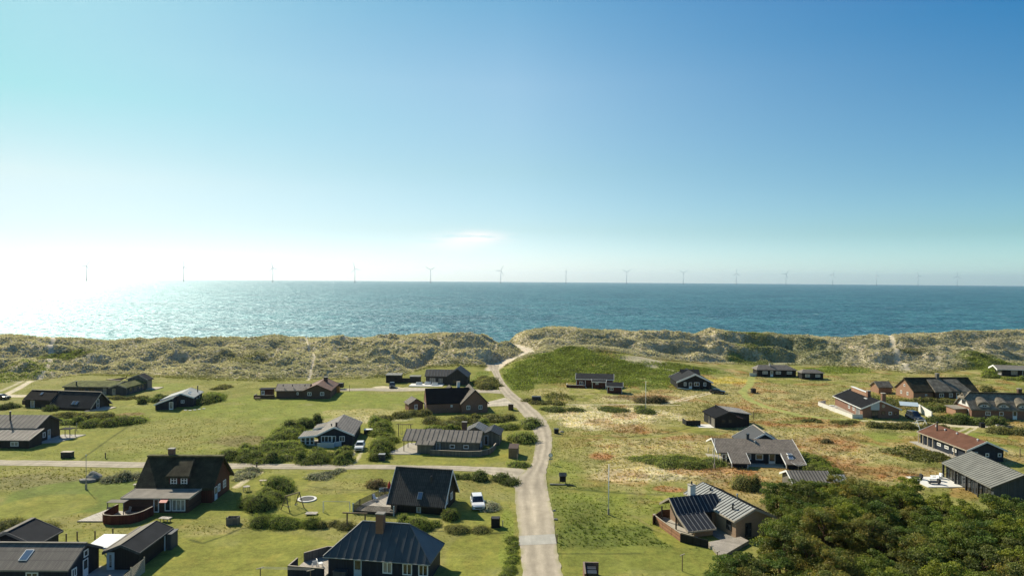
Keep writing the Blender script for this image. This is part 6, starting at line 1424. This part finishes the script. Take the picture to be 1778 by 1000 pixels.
for k in range(4): a = math.pi/4+k*math.pi/2; m = MB(); m.bar((0,0,1.45),(1.5*math.cos(a),1.5*math.sin(a),2.0),.035); part(o, m, 'arm', 'metal')
m = MB()
for rr_ in (.6, 1.0, 1.4):
    for k in range(4): a = math.pi/4+k*math.pi/2; b = a+math.pi/2; z = 1.45+.37*rr_; m.bar((rr_*math.cos(a),rr_*math.sin(a),z),(rr_*math.cos(b),rr_*math.sin(b),z),.015)
part(o, m, 'line', 'white')
o = TH('white_wall', 'bright white garden wall running away behind the dark van', 'wall', 1618, 728, 74)
for i in range(11): m = MB(); m.box(i*1.05, i*1.05+.98, -.12, .12, -.4, 1.9); part(o, m, 'wall_panel', 'whitewall')
o = TH('canopy', 'pale blue flat canopy joining the brick house and the dark van', 'canopy', 1578, 716, -25); m = MB(); m.prism([(-2.2,-1.8,2.0),(2.2,-1.8,2.0),(2.2,1.8,2.5),(-2.2,1.8,2.5)], [(-2.2,-1.8,2.08),(2.2,-1.8,2.08),(2.2,1.8,2.58),(-2.2,1.8,2.58)]); part(o, m, 'roof_sheet', 'paleblue')
for sx in (-2.0, 2.0):
    for sy in (-1.6, 1.6): m = MB(); m.box(sx-.05,sx+.05,sy-.05,sy+.05,-.3,2.02); part(o, m, 'post', 'greyboards')
o = TH('parasol', 'closed red parasol on the railed deck behind the steep tiled house', 'parasol', 676, 857); m = MB(); m.tube((0,0,0),(0,0,2.1),.03,n=8); part(o, m, 'pole', 'white'); m = MB(); m.tube((0,0,.9),(0,0,1.4),.32,.28,12); m.tube((0,0,1.4),(0,0,2.1),.28,.04,12); part(o, m, 'canopy', 'redpaint')
o = TH('garden_bench', 'white garden bench at the back corner of the railed deck', 'bench', 668, 857, 8); m = MB(); m.box(-.9,.9,-.25,.25,.42,.48); part(o, m, 'seat', 'paleblue'); m = MB(); m.box(-.9,.9,.22,.27,.5,.95); part(o, m, 'backrest', 'paleblue')
for sx in (-1, 1):
    for sy in (-1, 1): m = MB(); m.box(sx*.8-.04,sx*.8+.04,sy*.2-.04,sy*.2+.04,-.1,.42); part(o, m, 'leg', 'paleblue')
def chair(label, px, py, rot, z=0, mat='white'):
    p = G(px, py, z); o = thing('garden_chair', label, 'chair', p, R(rot)); m = MB(); m.box(-.28,.28,-.28,.28,.40,.45); part(o, m, 'seat', mat); m = MB(); m.bar((0,.27,.45),(0,.42,1.0),.55,.05,up=(0,1,0)); part(o, m, 'backrest', mat)
    for sx in (-1, 1):
        for sy in (-1, 1): m = MB(); m.box(sx*.25-.03,sx*.25+.03,sy*.25-.03,sy*.25+.03,0,.40); part(o, m, 'leg', mat)
chair('pale garden chair on the deck left of the hipped house, nearest the wall', 556, 983, 120, .3); chair('pale garden chair on the deck left of the hipped house, nearest the open corner', 546, 985, 200, .3)
chair('white chair on the railed deck of the steep tiled house', 652, 869, 60, .35); chair('white chair in the curved red screen, left one', 187, 893, 10, .15, 'palewood'); chair('white chair in the curved red screen, right one', 222, 892, -30, .15, 'palewood')
chair('white chair under the left porch of the wide tiled house', 1265, 797, 100, .1)
def lie(name, label, cat, px, py, w, d, h, mat, rot=0, z=0):
    p = GT(px, py); o = thing(name, label, cat, p, R(rot)); m = MB(); m.box(-w/2,w/2,-d/2,d/2,-.1,h); part(o, m, 'slab', mat, bevel=.02); return o
for k, (px, py) in enumerate(((321,712),(329,712.5),(337,712),(346,711),(353,710))): pass
o = TH('stepping_stones', 'row of pale stepping stones in the grass before the small navy house', 'stepping stones', 322, 712)
b0_ = GT(322, 712)
for px, py in ((322,712),(330,712.5),(338,711.5),(346,710.5),(354,709.5)):
    q = GT(px, py)-b0_; m = MB(); m.box(q.x-.35,q.x+.35,q.y-.25,q.y+.25,q.z-.1,q.z+.10); part(o, m, 'stone', 'whitewall')
post('bird_feeder', 'left of two slender pale posts on the lawn before the wide rose thicket', 121, 753, 1.8, .1, 'palewood'); post('bird_feeder', 'right of two slender pale posts on the lawn before the wide rose thicket', 133, 748, 1.8, .1, 'palewood')
